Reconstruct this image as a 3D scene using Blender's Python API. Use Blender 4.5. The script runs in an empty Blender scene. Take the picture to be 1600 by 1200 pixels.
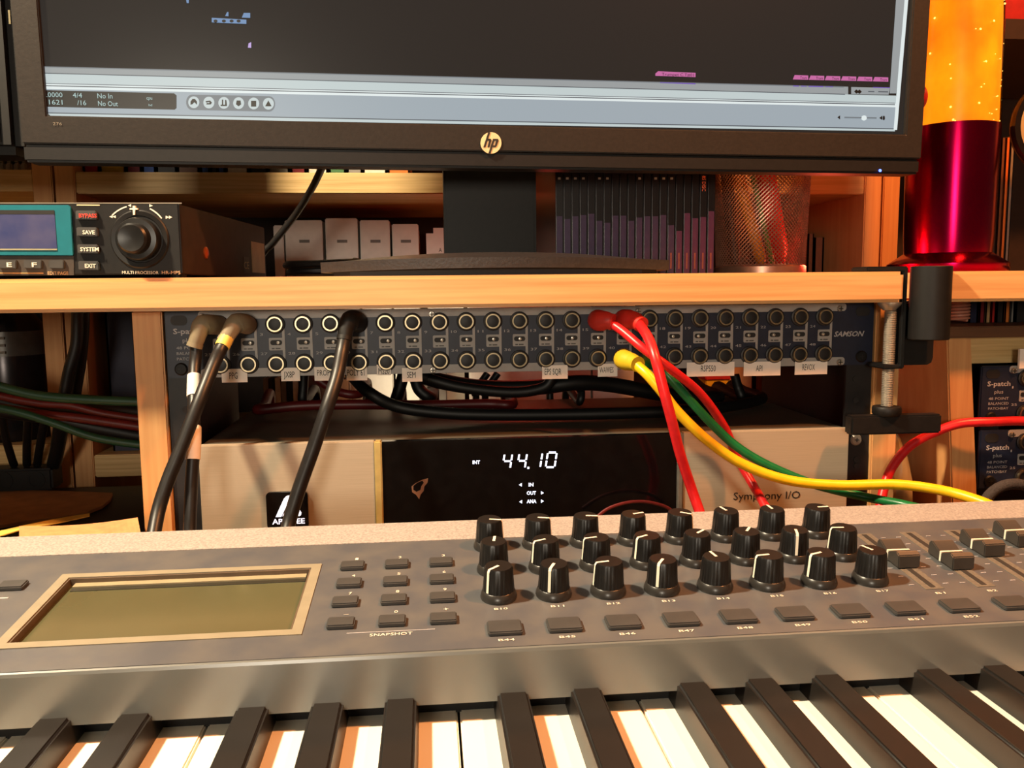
import bpy, bmesh, math, random
from mathutils import Vector, Matrix
sc = bpy.context.scene
COL = sc.collection
random.seed(7)

# ------------------------------------------------------------------ camera (recovered from the 19 inch rack holes, key pitch and verticals)
F, YAW, PIT, ROL = 1317.657, .09712, .11299, -.0101
CAM = Vector((-.07086, -.56751, .26864))
_f = Vector((math.sin(YAW)*math.cos(PIT), math.cos(YAW)*math.cos(PIT), -math.sin(PIT)))
_r = Vector((math.cos(YAW), -math.sin(YAW), 0)); _u = _r.cross(_f)
RT = _r*math.cos(ROL)+_u*math.sin(ROL); UP = -_r*math.sin(ROL)+_u*math.cos(ROL); FW = _f
cd = bpy.data.cameras.new('camera'); cam = bpy.data.objects.new('camera', cd); COL.objects.link(cam)
cd.sensor_fit = 'HORIZONTAL'; cd.sensor_width = 36; cd.lens = F/1600*36; cd.clip_start = .01; cd.clip_end = 50
cam.matrix_world = Matrix(((RT.x, UP.x, -FW.x, CAM.x), (RT.y, UP.y, -FW.y, CAM.y), (RT.z, UP.z, -FW.z, CAM.z), (0, 0, 0, 1)))
sc.camera = cam

# ------------------------------------------------------------------ world, lights, exposure
W = bpy.data.worlds.new('world'); sc.world = W; W.use_nodes = True
W.node_tree.nodes['Background'].inputs[0].default_value = (.80, .56, .34, 1)
W.node_tree.nodes['Background'].inputs[1].default_value = .12
def light(name, kind, loc, color, power, size, target=None):
    d = bpy.data.lights.new(name, kind); d.color = color; d.energy = power
    if kind == 'AREA': d.size = size
    else: d.shadow_soft_size = size
    o = bpy.data.objects.new(name, d); COL.objects.link(o); o.location = loc
    if target is not None: o.rotation_euler = (Vector(target)-Vector(loc)).to_track_quat('-Z', 'Y').to_euler()
    return o
light('desk_lamp_light', 'POINT', (-.62, -.34, 1.0), (1, .82, .56), 108, .035)
light('orange_lamp_light', 'POINT', (.50, -.45, 1.02), (1, .34, .10), 54, .035)
light('room_lamp_light', 'AREA', (-.38, -1.85, .42), (1, .88, .70), 9, .24, (0, .2, .3))
light('red_lamp_light', 'POINT', (.262, .118, .292), (1, .10, .05), .20, .010)  # added red point beside the cup, standing in for the glitter lamp's glow
light('red_strip_light', 'POINT', (.02, .255, .282), (1, .07, .04), .10, .010)  # added red point behind the board to redden the boxes, no fixture
vs = sc.view_settings
vs.view_transform = 'Standard'; vs.look = 'None'; vs.exposure = 0; vs.gamma = 1; vs.use_curve_mapping = False

# ------------------------------------------------------------------ pixel -> place helpers (a pixel gives a direction, the surface it lies on gives the distance)
def ray(x, y): return FW+RT*((x-800)/F)-UP*((y-600)/F)
def PY(x, y, Y): d = ray(x, y); return CAM+d*((Y-CAM.y)/d.y)
def PZ(x, y, Z): d = ray(x, y); return CAM+d*((Z-CAM.z)/d.z)
class Plane:
    def __init__(s, p, n): s.p = Vector(p); s.n = Vector(n).normalized()
    def at(s, x, y, off=0):
        d = ray(x, y); q = s.p+s.n*off
        return CAM+d*(((q-CAM).dot(s.n))/d.dot(s.n))

# ------------------------------------------------------------------ materials
def lin(c): return tuple((v/255/12.92 if v/255 <= .04045 else ((v/255+.055)/1.055)**2.4) for v in c)
MATS = {}
def M(name, rgb, rough=.5, metal=0, var=.10, scale=120, bump=0, emit=0, ecol=None, stretch=(1, 1, 1), coat=0, spec=.5, trans=0, alpha=1, rgb2=None, lo=.35, hi=.65):
    m = bpy.data.materials.new(name); m.use_nodes = True; nt = m.node_tree; b = nt.nodes['Principled BSDF']
    tc = nt.nodes.new('ShaderNodeTexCoord'); mp = nt.nodes.new('ShaderNodeMapping'); no = nt.nodes.new('ShaderNodeTexNoise'); cr = nt.nodes.new('ShaderNodeValToRGB')
    mp.inputs['Scale'].default_value = stretch; no.inputs['Scale'].default_value = scale; no.inputs['Detail'].default_value = 4
    nt.links.new(tc.outputs['Object'], mp.inputs[0]); nt.links.new(mp.outputs[0], no.inputs['Vector']); nt.links.new(no.outputs[0], cr.inputs[0])
    c = lin(rgb); c2 = lin(rgb2) if rgb2 else tuple(min(1, v*(1+var)) for v in c)
    if not rgb2: c = tuple(v*(1-var) for v in c)
    cr.color_ramp.elements[0].color = (*c, 1); cr.color_ramp.elements[1].color = (*c2, 1)
    cr.color_ramp.elements[0].position = lo; cr.color_ramp.elements[1].position = hi
    nt.links.new(cr.outputs[0], b.inputs['Base Color'])
    b.inputs['Roughness'].default_value = rough; b.inputs['Metallic'].default_value = metal
    b.inputs['Specular IOR Level'].default_value = spec; b.inputs['Coat Weight'].default_value = coat; b.inputs['Coat Roughness'].default_value = .08
    b.inputs['Transmission Weight'].default_value = trans; b.inputs['Alpha'].default_value = alpha
    if emit:
        if ecol: b.inputs['Emission Color'].default_value = (*lin(ecol), 1)
        else: nt.links.new(cr.outputs[0], b.inputs['Emission Color'])
        b.inputs['Emission Strength'].default_value = emit
    if bump:
        bp = nt.nodes.new('ShaderNodeBump'); bp.inputs['Strength'].default_value = bump; bp.inputs['Distance'].default_value = .001
        nt.links.new(no.outputs[0], bp.inputs['Height']); nt.links.new(bp.outputs[0], b.inputs['Normal'])
    MATS[name] = m; return m
GRX, GRZ, GRY = (1, 14, 14), (14, 14, 1), (14, 1, 14)
pine = M('pine', (200, 146, 90), .42, scale=9, stretch=(1, 12, 30), rgb2=(220, 172, 114), lo=.3, hi=.7, bump=.05)
pine_v = M('pine_upright', (196, 140, 86), .5, scale=9, stretch=(30, 12, 1), rgb2=(212, 160, 104), lo=.3, hi=.7)
pine_shelf = M('pine_shelf', (196, 158, 100), .5, scale=12, stretch=(1, 10, 40), rgb2=(224, 190, 132), lo=.3, hi=.7)
wood_dk = M('brown_wood', (96, 62, 36), .6, scale=10, stretch=(1, 10, 20), var=.2)
blackp = M('black_plastic', (20, 17, 16), .5, var=.15, scale=300, spec=.35)
bezelm = M('monitor_plastic', (34, 28, 24), .55, var=.12, scale=400, bump=.1, spec=.3)
blackg = M('gloss_black', (10, 10, 11), .12, coat=.6)
blackm = M('black_metal', (13, 12, 12), .55, var=.2, scale=200, spec=.35)
rackblk = M('rack_black', (22, 20, 22), .5, var=.2)
dark = M('dark_void', (14, 12, 11), .8)
kbpanel = M('keyboard_panel_grey', (78, 80, 85), .42, scale=60, rgb2=(92, 91, 90))
kbstrip = M('keyboard_silver', (140, 134, 130), .5, scale=900, rgb2=(170, 163, 157), bump=.15)
kbfall = M('fallboard_grey', (104, 107, 104), .24, var=.05, scale=40, spec=.9)
kbbtn = M('button_grey', (62, 61, 60), .5, var=.08)
knobm = M('knob_black', (20, 19, 19), .35, var=.15, scale=300)
collarm = M('knob_collar', (44, 42, 40), .3)
white = M('white_print', (236, 226, 206), .6, var=.03)
keyw = M('white_key', (244, 238, 224), .25, var=.02, scale=20)
keyb = M('black_key', (30, 27, 25), .38, var=.1, scale=60, bump=.05)
lcdframe = M('lcd_frame', (140, 132, 112), .45, var=.05)
lcd = M('lcd_glass', (82, 82, 58), .18, var=.08, scale=15, coat=.3)
lcdwall = M('lcd_recess', (92, 76, 60), .5)
bluep = M('patchbay_blue', (26, 32, 52), .45, var=.12, scale=150)
greyp = M('patchbay_grey', (158, 155, 152), .45, var=.06, scale=100)
dimtext = M('grey_print', (170, 168, 170), .5, var=.03)
steel = M('steel', (190, 182, 170), .32, .75, var=.08, scale=300)
brass = M('jack_ring', (196, 178, 146), .3, 1, var=.1, scale=500)
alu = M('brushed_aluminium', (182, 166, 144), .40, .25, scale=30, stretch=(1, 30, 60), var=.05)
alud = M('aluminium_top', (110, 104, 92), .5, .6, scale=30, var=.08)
symblack = M('display_black', (8, 8, 9), .1, coat=.5, var=.3)
ledw = M('display_white', (214, 226, 255), .5, emit=2.2, ecol=(214, 226, 255))
ledl = M('logo_light', (240, 240, 255), .5, emit=1.3, ecol=(236, 238, 255))
paper = M('label_paper', (246, 238, 228), .6, var=.03)
ink = M('ink_black', (24, 22, 22), .6)
cblack = M('cable_black', (26, 24, 24), .42, var=.15, scale=200)
cblack2 = M('cable_black_dull', (15, 14, 14), .5, var=.15, scale=200)
cred = M('cable_red', (206, 30, 34), .35, var=.1, scale=200)
cdred = M('cable_dark_red', (92, 16, 15), .45, var=.1)
cyel = M('cable_yellow', (242, 190, 22), .35, var=.06, scale=200)
cgrn = M('cable_green', (14, 104, 52), .35, var=.1, scale=200)
cgrnd = M('cable_dark_green', (16, 62, 40), .45, var=.1)
plugg = M('plug_grey', (132, 120, 98), .5, var=.08)
plugr = M('plug_red', (196, 44, 34), .5, var=.08)
plugy = M('plug_yellow', (206, 172, 30), .5, var=.08)
tapew = M('white_tape', (238, 226, 212), .55, var=.05)
tapey = M('yellow_tape', (226, 196, 96), .55, var=.05)
teal = M('teal_plastic', (22, 104, 118), .4, var=.06)
lcdblue = M('blue_lcd', (44, 56, 104), .2, scale=25, rgb2=(90, 88, 116), lo=.4, hi=.7, coat=.3)
fxside = M('fx_side_metal', (40, 31, 26), .55, .2, var=.25, scale=120)
redtext = M('red_print', (232, 60, 44), .6, emit=.0)
goldm = M('gold_label', (168, 140, 88), .4, .4)

# ------------------------------------------------------------------ mesh builder
class MB:
    def __init__(s): s.v = []; s.f = []
    def add(s, vs_, fs):
        n = len(s.v); s.v += [Vector(v) for v in vs_]; s.f += [tuple(i+n for i in f) for f in fs]; return s
    def box(s, lo, hi):
        (a, b, c), (d, e, g) = lo, hi
        return s.add([(a, b, c), (d, b, c), (d, e, c), (a, e, c), (a, b, g), (d, b, g), (d, e, g), (a, e, g)],
                     [(0, 3, 2, 1), (4, 5, 6, 7), (0, 1, 5, 4), (1, 2, 6, 5), (2, 3, 7, 6), (3, 0, 4, 7)])
    def obox(s, c, ax, ay, az, sx, sy, sz):
        c, ax, ay, az = map(Vector, (c, ax, ay, az)); P = []
        for k in (-.5, .5):
            for i, j in ((-.5, -.5), (.5, -.5), (.5, .5), (-.5, .5)): P.append(c+ax*(i*sx)+ay*(j*sy)+az*(k*sz))
        return s.add(P, [(0, 3, 2, 1), (4, 5, 6, 7), (0, 1, 5, 4), (1, 2, 6, 5), (2, 3, 7, 6), (3, 0, 4, 7)])
    def prism(s, pts, d):          # pts: 3-D polygon, d: extrusion vector
        d = Vector(d); pts = [Vector(p) for p in pts]; n = len(pts)
        return s.add(pts+[p+d for p in pts], [tuple(range(n))[::-1], tuple(range(n, 2*n))]+[(i, (i+1) % n, n+(i+1) % n, n+i) for i in range(n)])
    def lathe(s, prof, c=(0, 0, 0), axis=(0, 0, 1), seg=24, cap=True):
        c = Vector(c); az = Vector(axis).normalized(); ax = az.orthogonal().normalized(); ay = az.cross(ax); n = len(prof); P = []
        for k in range(seg):
            t = 2*math.pi*k/seg; e = ax*math.cos(t)+ay*math.sin(t)
            P += [c+e*r+az*h for r, h in prof]
        fs = [(k*n+i, ((k+1) % seg)*n+i, ((k+1) % seg)*n+i+1, k*n+i+1) for k in range(seg) for i in range(n-1)]
        if cap:
            if prof[0][0] > 1e-6: fs.append(tuple(k*n for k in range(seg))[::-1])
            if prof[-1][0] > 1e-6: fs.append(tuple(k*n+n-1 for k in range(seg)))
        return s.add(P, fs)
    def cyl(s, a, b, r, r2=None, seg=16):
        a, b = Vector(a), Vector(b); L = (b-a).length
        return s.lathe([(r, 0), (r if r2 is None else r2, L)], a, (b-a), seg)
    def tube(s, path, r, seg=10, closed=False):
        path = [Vector(p) for p in path]; n = len(path); N = None; P = []
        for i, p in enumerate(path):
            t = (path[min(i+1, n-1)]-path[max(i-1, 0)]).normalized()
            if N is None: N = t.orthogonal().normalized()
            N = (N-t*N.dot(t)).normalized(); B = t.cross(N); rr = r[i] if isinstance(r, (list, tuple)) else r
            P += [p+(N*math.cos(2*math.pi*k/seg)+B*math.sin(2*math.pi*k/seg))*rr for k in range(seg)]
        fs = [(i*seg+k, i*seg+(k+1) % seg, (i+1)*seg+(k+1) % seg, (i+1)*seg+k) for i in range(n-1) for k in range(seg)]
        fs += [tuple(range(seg))[::-1], tuple((n-1)*seg+k for k in range(seg))]
        return s.add(P, fs)
    def xf(s, m): s.v = [m @ v for v in s.v]; return s
WL = {}
def wl(o): return WL.get(o.name, Vector((0, 0, 0))) if o else Vector((0, 0, 0))
def mesh(name, mb, m, bevel=0, smooth=False, seg=2, off=Vector((0, 0, 0))):
    me = bpy.data.meshes.new(name); me.from_pydata([tuple(v-off) for v in mb.v], [], mb.f)
    bm = bmesh.new(); bm.from_mesh(me); bmesh.ops.recalc_face_normals(bm, faces=bm.faces)
    if bevel:
        es = [e for e in bm.edges if len(e.link_faces) == 2 and e.calc_face_angle() > .5]
        bmesh.ops.bevel(bm, geom=es, offset=bevel, segments=seg, affect='EDGES', clamp_overlap=True)
    bm.to_mesh(me); bm.free()
    if smooth or bevel: me.shade_smooth(); me.set_sharp_from_angle(angle=math.radians(38))
    me.materials.append(m); return me
def tag(o, label=None, cat=None, group=None, kind=None):
    for k, v in (('label', label), ('category', cat), ('group', group), ('kind', kind)):
        if v: o[k] = v
    return o
def obj(name, mb, m, parent=None, bevel=0, smooth=False, seg=2, loc=None):
    """mesh given in world coordinates; its origin is the parent's origin, or loc"""
    base = Vector(loc) if loc is not None else (wl(parent) if parent else sum(mb.v, Vector())/len(mb.v))
    o = bpy.data.objects.new(name, mesh(name, mb, m, bevel, smooth, seg, base)); COL.objects.link(o)
    o.parent = parent; o.location = base-wl(parent); WL[o.name] = base; return o
def inst(name, me, parent, loc, rot=None):
    o = bpy.data.objects.new(name, me); COL.objects.link(o); o.parent = parent; o.location = Vector(loc)-wl(parent)
    if rot is not None: o.rotation_euler = rot
    WL[o.name] = Vector(loc); return o
def thing(name, label, cat, loc, group=None):
    o = bpy.data.objects.new(name, None); o.empty_display_size = .02; COL.objects.link(o); o.location = loc; WL[o.name] = Vector(loc)
    return tag(o, label, cat, group)
def solo(name, mb, m, label, cat, group=None, **k): return tag(obj(name, mb, m, None, **k), label, cat, group)
def struct(name, mb, m, **k): return tag(obj(name, mb, m, None, **k), kind='structure')
def copy_tree(o, parent=None, skip=()):
    c = o.copy(); COL.objects.link(c); c.parent = parent
    for ch in o.children:
        if not any(ch.name.startswith(s) for s in skip): copy_tree(ch, c, skip)
    return c
def spline(pts, n=8):
    pts = [Vector(p) for p in pts]; out = []
    for i in range(len(pts)-1):
        p0, p1, p2, p3 = pts[max(i-1, 0)], pts[i], pts[i+1], pts[min(i+2, len(pts)-1)]
        for k in range(n):
            t = k/n; out.append(.5*((2*p1)+(p2-p0)*t+(2*p0-5*p1+4*p2-p3)*t*t+(3*p1-p0-3*p2+p3)*t**3))
    return out+[pts[-1]]
TXT = {}
def glyphs(s, bold=False):
    key = (s, bold)
    if key not in TXT:
        cu = bpy.data.curves.new('t', 'FONT'); cu.body = s; cu.resolution_u = 2; cu.extrude = 0
        if bold: cu.offset = .02
        to = bpy.data.objects.new('t', cu); me = bpy.data.meshes.new_from_object(to)
        vs_ = [v.co.copy() for v in me.vertices]; fs = [tuple(p.vertices) for p in me.polygons]
        bpy.data.objects.remove(to); bpy.data.meshes.remove(me); bpy.data.curves.remove(cu); TXT[key] = (vs_, fs)
    return TXT[key]
def text3(s, p0, p1, up, h, m, parent, name='lettering', slant=0, bold=False, lift=.00015, n=None):
    """letters between baseline points p0 and p1, cap height h"""
    vs_, fs = glyphs(s, bold)
    if not vs_: return None
    x0 = min(v.x for v in vs_); x1 = max(v.x for v in vs_); y1 = max(v.y for v in vs_); y0 = min(0, min(v.y for v in vs_)*0)
    ax = (Vector(p1)-Vector(p0)); w = ax.length; ax.normalize(); nn = n.normalized() if n else ax.cross(Vector(up)).normalized(); ay = nn.cross(ax)
    P = [Vector(p0)+ax*((v.x-x0)/(x1-x0)*w+v.y/y1*h*slant)+ay*(v.y/y1*h)+nn*lift for v in vs_]
    mb = MB(); mb.v = P; mb.f = fs
    me = bpy.data.meshes.new(name); base = wl(parent); me.from_pydata([tuple(v-base) for v in P], [], fs); me.materials.append(m)
    o = bpy.data.objects.new(name, me); COL.objects.link(o); o.parent = parent; WL[o.name] = base; return o
def textp(s, pl, x0, y0, x1, y1, hpx, m, parent, **k):
    """photo-pixel baseline on a plane"""
    p0 = pl.at(x0, y0); p1 = pl.at(x1, y1); xm, ym = (x0+x1)/2, (y0+y1)/2
    h = (pl.at(xm, ym-hpx)-pl.at(xm, ym)).length
    return text3(s, p0, p1, pl.at(xm, ym-hpx)-pl.at(xm, ym), h, m, parent, n=pl.n, **k)
def rectp(pl, x0, y0, x1, y1, t=.0004):
    """rectangle on a plane between two pixel corners, squared to the plane's own axes"""
    a = pl.at(x0, y0); c = pl.at(x1, y1); ux = Vector((0, 0, 1)).cross(pl.n).normalized(); uy = pl.n.cross(ux)
    d = c-a; w = d.dot(ux); h = d.dot(uy)
    return MB().prism([a, a+ux*w, c, a+uy*h], pl.n*t)
def quadp(pl, pts, t=.0004, off=0): return MB().prism([pl.at(x, y, off) for x, y in pts], pl.n*t)
X, Yv, Z = Vector((1, 0, 0)), Vector((0, 1, 0)), Vector((0, 0, 1))

# ------------------------------------------------------------------ setting
DESK = .04
struct('floor', MB().box((-2, -1.6, -.72), (2, .9, -.70)), wood_dk)
struct('wall_back', MB().box((-2, .88, -.70), (2, .90, 1.9)), M('wall_paint', (70, 46, 32), .8))
d = thing('desk', 'brown wooden desk top under the keyboard and the rack', 'desk', (0, 0, DESK))
obj('desk_top', MB().box((-.95, -.50, DESK-.03), (1.0, .27, DESK)), wood_dk, d, bevel=.002)
for sx in (-.93, .94):
    for sy in (-.48, .22): obj('leg', MB().box((sx, sy, -.70), (sx+.04, sy+.04, DESK-.03)), wood_dk, d)

# ---- bookcases behind
BY0, BY1 = .28, .56
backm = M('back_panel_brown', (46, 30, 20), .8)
def bookcase(name, label, x0, x1, shelves):
    b = thing(name, label, 'bookcase', ((x0+x1)/2, BY0, -.70))
    obj('upright', MB().box((x0, BY0, -.70), (x0+.018, BY1, 1.25)), pine_v, b, bevel=.001)
    obj('upright', MB().box((x1-.018, BY0, -.70), (x1, BY1, 1.25)), pine_v, b, bevel=.001)
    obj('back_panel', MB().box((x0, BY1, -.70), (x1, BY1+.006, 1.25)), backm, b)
    for z0, z1 in shelves: obj('shelf', MB().box((x0+.018, BY0+.002, z0), (x1-.018, BY1, z1)), pine_shelf, b, bevel=.001)
    return b
SH0, SH1 = .3618, .382
LO1 = PY(180, 711, BY0).z; LO0 = LO1-.022
bookcase('bookcase', 'pine bookcase behind the monitor with red lit shelf edge', -.4185, .398, [(SH0, SH1), (LO0, LO1), (-.25, -.23), (.72, .74)])
bookcase('bookcase', 'pine bookcase behind the multi effects unit, beside the monitor bookcase', -1.225, -.4205, [(SH0+.002, SH1+.002), (LO0+.012, LO1+.012), (.72, .74)])
bookcase('bookcase', 'pine bookcase behind the glowing lamp', .400, 1.206, [(LO0, LO1), (.78, .80)])

# ---- boards
board = solo('shelf_board', MB().box((-.62, -.03, .2568), (.2452, .20, .2772)), pine, 'pale pine shelf board carrying the monitor, clamp at its end', 'shelf board', bevel=.0022)
board2 = solo('shelf_board', MB().box((.2758, -.03, .2566), (.80, .20, .2770)), pine, 'pine shelf board carrying the glowing lamp beyond the clamp', 'shelf board', bevel=.002)
BT = .2772

# ------------------------------------------------------------------ equipment rack
rk = thing('equipment_rack', 'wooden sided equipment rack under the shelf board holding patchbay and audio interface', 'rack', (0, 0, DESK))
for x0 in (-.2620, .2428): obj('side_panel', MB().box((x0, 0, DESK), (x0+.0188, .20, .2566)), pine_v, rk, bevel=.001)
obj('bottom_panel', MB().box((-.2432, .004, DESK), (.2428, .20, DESK+.018)), wood_dk, rk)
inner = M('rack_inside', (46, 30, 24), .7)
for sx in (-1, 1):
    x = .2425*sx
    obj('rail', MB().box((min(x, x-.0188*sx), .0033, DESK+.018), (max(x, x-.0188*sx), .0060, .2566)), rackblk, rk)
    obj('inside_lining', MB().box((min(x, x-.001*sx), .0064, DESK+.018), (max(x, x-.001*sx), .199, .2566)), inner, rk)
def screw_mesh(name, r, m, h=.0016):
    mb = MB().lathe([(r, 0), (r, h*.4), (r*.8, h), (0, h*1.05)], axis=(0, -1, 0), seg=18)
    return mesh(name, mb, m, smooth=True)
SCB = screw_mesh('rack_screw', .0042, blackm); SCS = screw_mesh('rack_screw_steel', .0042, steel); SCP = screw_mesh('panel_screw', .0022, steel)
crossm = mesh('screw_cross', MB().box((-.0016, -.0003, -.0003), (.0016, 0, .0003)).box((-.0003, -.0003, -.0016), (.0003, 0, .0016)), ink)
def screw(me, parent, loc, h=.0016, name='screw'):
    o = inst(name, me, parent, loc); inst('cross_slot', crossm, o, Vector(loc)+Vector((0, -h-.00002, 0))); return o
screw(SCS, rk, (.2326, .0033, PY(1343, 688, 0).z))
slot = mesh('slot', MB().lathe([(.0022, 0), (.0022, .0006)], axis=(0, -1, 0), seg=14), ink)
for px, py in ((1337, 592), (1337, 625), (1338, 718), (1338, 728), (290, 640), (291, 660)): inst('rail_hole', slot, rk, PY(px, py, .0033))

# ---- patchbay
PZ0, PZ1 = .2123, .2558
def jack_mesh():
    mb = MB().lathe([(.0054, .0002), (.0054, .0012), (.0050, .0028), (.0041, .0028), (.0041, .0004), (0, .0004)], axis=(0, -1, 0), seg=24, cap=False)
    return mesh('jack_ring', mb, brass, smooth=True)
JM = jack_mesh()
JH = mesh('jack_hole', MB().lathe([(.0041, 0), (.0041, .0012), (0, .0012)], axis=(0, -1, 0), seg=20, cap=False), ink)
JN = mesh('jack_nut', MB().lathe([(.0064, 0), (.0064, .0012), (.0056, .0016), (0, .0016)], axis=(0, -1, 0), seg=24, cap=False), rackblk, smooth=True)
def rrect(w, h, r, n=5):
    P = []
    for cx, cz, a in ((w/2-r, h/2-r, 0), (-w/2+r, h/2-r, 90), (-w/2+r, -h/2+r, 180), (w/2-r, -h/2+r, 270)):
        for k in range(n+1): t = math.radians(a+90*k/n); P.append((cx+r*math.cos(t), cz+r*math.sin(t)))
    return P
SWP = mesh('switch_plate', MB().prism([(x, 0, z) for x, z in rrect(.0094, .0082, .0008)], (0, -.0004, 0)).box((.0040, -.00045, -.0135), (.0056, 0, .0130)), greyp)
SWS = mesh('switch_slot', MB().prism([(x, -.0004, z+.001) for x, z in rrect(.0076, .0032, .0015)], (0, -.0003, 0)), ink)
SWM = mesh('print_mark', MB().box((-.0030, -.0001, -.0004), (-.0012, 0, .0004)).box((-.0006, -.0001, -.0004), (.0026, 0, .0004)), M('mark_dark', (70, 68, 66), .5))
SWK = mesh('switch_knob', MB().lathe([(.0013, 0), (.0010, .0016), (0, .0018)], axis=(0, -1, 0), seg=12), steel, smooth=True)
JX = [-.1714-2*.01790+k*.01790 for k in range(24)]
ZT, ZB = .2468, .2207
plugged = set()
def patchbay(label, group):
    pb = thing('patchbay', label, 'patchbay', (-.2413, 0, PZ0), group)
    obj('faceplate', MB().box((-.2413, 0, PZ0), (.2413, .003, PZ1)), bluep, pb, bevel=.0008)
    obj('chassis', MB().box((-.217, .003, PZ0+.002), (.217, .09, PZ1-.002)), rackblk, pb)
    obj('grey_band', MB().prism([(x, 0, z+PZ1-.0026) for x, z in rrect(.4405, .0052, .002)], (0, -.0004, 0)), greyp, pb)
    obj('grey_band', MB().prism([(x, 0, z+PZ0+.0030) for x, z in rrect(.4405, .0056, .002)], (0, -.0004, 0)), greyp, pb)
    for k, x in enumerate(JX):
        for z in (ZT, ZB):
            n = inst('jack', JN, pb, (x, 0, z)); inst('ring', JM, n, (x, -.0003, z)); inst('socket', JH, n, (x, -.0003, z))
        xs = x+.0004
        p = inst('switch', SWP, pb, (xs-.0002, 0, .2337)); inst('slot', SWS, p, (xs-.0002, 0, .2337))
        kx = xs+(.0012 if k < 9 else 0 if k < 17 else -.0016)
        inst('switch_knob', SWK, p, (kx, -.0006, .2347))
        inst('print_mark', SWM, p, (xs-.0002, -.0004, .2308))
        text3(str(k+1), (x-.0102, 0, .2393), (x-.0102+(.0010 if k == 0 else .0020 if k < 9 else .0038), 0, .2393), Z, .0017, dimtext, pb)
        text3(str(k+25), (x-.0102, 0, .2266), (x-.0058, 0, .2266), Z, .0017, dimtext, pb)
    for x, z in ((-.2174, .2522), (-.069, .2521), (.0715, .2522), (.2155, .2522), (-.069, .2146), (.0715, .2146), (.2165, .2146)): screw(SCP, pb, (x, -.0004, z))
    for sx in (-1, 1):
        screw(SCB, pb, (sx*.2326, 0, .2183))
        obj('rack_slot', MB().prism([(x+sx*.2326, 0, z+.25) for x, z in rrect(.0105, .0065, .003)], (0, -.0003, 0)), ink, pb)
    e = -.2413
    text3('S-patch', (e+.0048, 0, .2413), (e+.0225, 0, .2413), Z, .0035, dimtext, pb, bold=True)
    text3('plus', (e+.0105, 0, .2358), (e+.0172, 0, .2358), Z, .0026, dimtext, pb)
    for s_, z in (('48 POINT', .2312), ('BALANCED', .2276), ('PATCHBAY', .2240)): text3(s_, (e+.0063, 0, z), (e+.0218, 0, z), Z, .0019, dimtext, pb)
    text3('SAMSON', (.2118, 0, .2327), (.2330, 0, .2327), Z, .0036, dimtext, pb, slant=.35, bold=True)
    return pb
pb = patchbay('blue and grey patchbay with paper name tapes directly under the shelf board', None)
FP = Plane((0, -.0012, 0), (0, -1, 0))
for s_, x0, y0, x1, y1, tx0, tx1, tb, th in (
    ('PPG', 346, 577, 387, 597, 358.5, 371.5, 592, 10), ('JX8P', 439, 575, 469, 595, 443.5, 460.5, 590, 9.5), ('PROPH', 491, 573.5, 537, 594, 495.5, 521, 587, 9),
    ('POLY 61', 541, 573, 574, 594, 542.5, 569.5, 587, 9.5), ('MS20', 588.5, 570, 611, 586, 591.5, 608.5, 584.5, 9.5), ('SEM', 628, 575, 660, 596, 636, 649.5, 590.5, 9.5),
    ('EPS SQR', 847, 571, 887, 591.5, 851, 877, 585.5, 9.5), ('WAWES', 934, 568.5, 964.5, 588, 936.5, 958.5, 582.5, 9), ('MS', 1012, 566, 1052, 586, 1018.5, 1030, 580, 9),
    ('RSP550', 1073, 566.5, 1147, 587, 1095, 1118, 580.5, 9.5), ('API', 1162, 565.5, 1219, 586.5, 1181, 1191, 580, 9), ('REVOX', 1242, 565, 1292, 584.5, 1253.5, 1273, 578.5, 9.5)):
    t = obj('name_tape', rectp(FP, x0, y0, x1, y1, .0003), paper, pb)
    textp(s_, Plane((0, -.0015, 0), (0, -1, 0)), tx0, tb, tx1, tb-.2, th, ink, t)

# ---- audio interface
SY = -.005
sx0, sx1, st = PY(308, 692, SY).x, PY(1327, 673, SY).x, .168
sx0, sx1 = max(sx0, -.2234), min(sx1, .2234); sb = st-.088
sym = thing('audio_interface', 'silver two unit audio interface with black display reading 44.10', 'audio interface', (0, SY, sb))
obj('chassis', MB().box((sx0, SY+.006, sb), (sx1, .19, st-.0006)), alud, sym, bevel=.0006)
SP = Plane((0, SY, 0), (0, -1, 0))
bx0, bx1 = PY(597, 720, SY).x, PY(1058, 720, SY).x
obj('front_plate', MB().box((sx0, SY, sb), (bx0-.005, SY+.0062, st)), alu, sym, bevel=.0005)
obj('front_plate', MB().box((bx1+.0042, SY, sb), (sx1, SY+.0062, st)), alu, sym, bevel=.0005)
obj('front_edge', MB().box((bx0-.005, SY-.0015, sb), (bx0, SY+.0062, st)), M('gold_edge', (206, 178, 110), .4, .5), sym, bevel=.0008)
obj('front_edge', MB().box((bx1, SY-.0012, sb), (bx1+.0042, SY+.0062, st)), M('grey_edge', (132, 130, 124), .4, .5), sym, bevel=.0008)
scr = obj('display_window', MB().box((bx0, SY+.0004, sb), (bx1, SY+.0062, st-.0006)), symblack, sym)
DP = Plane((0, SY+.0002, 0), (0, -1, 0))
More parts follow.
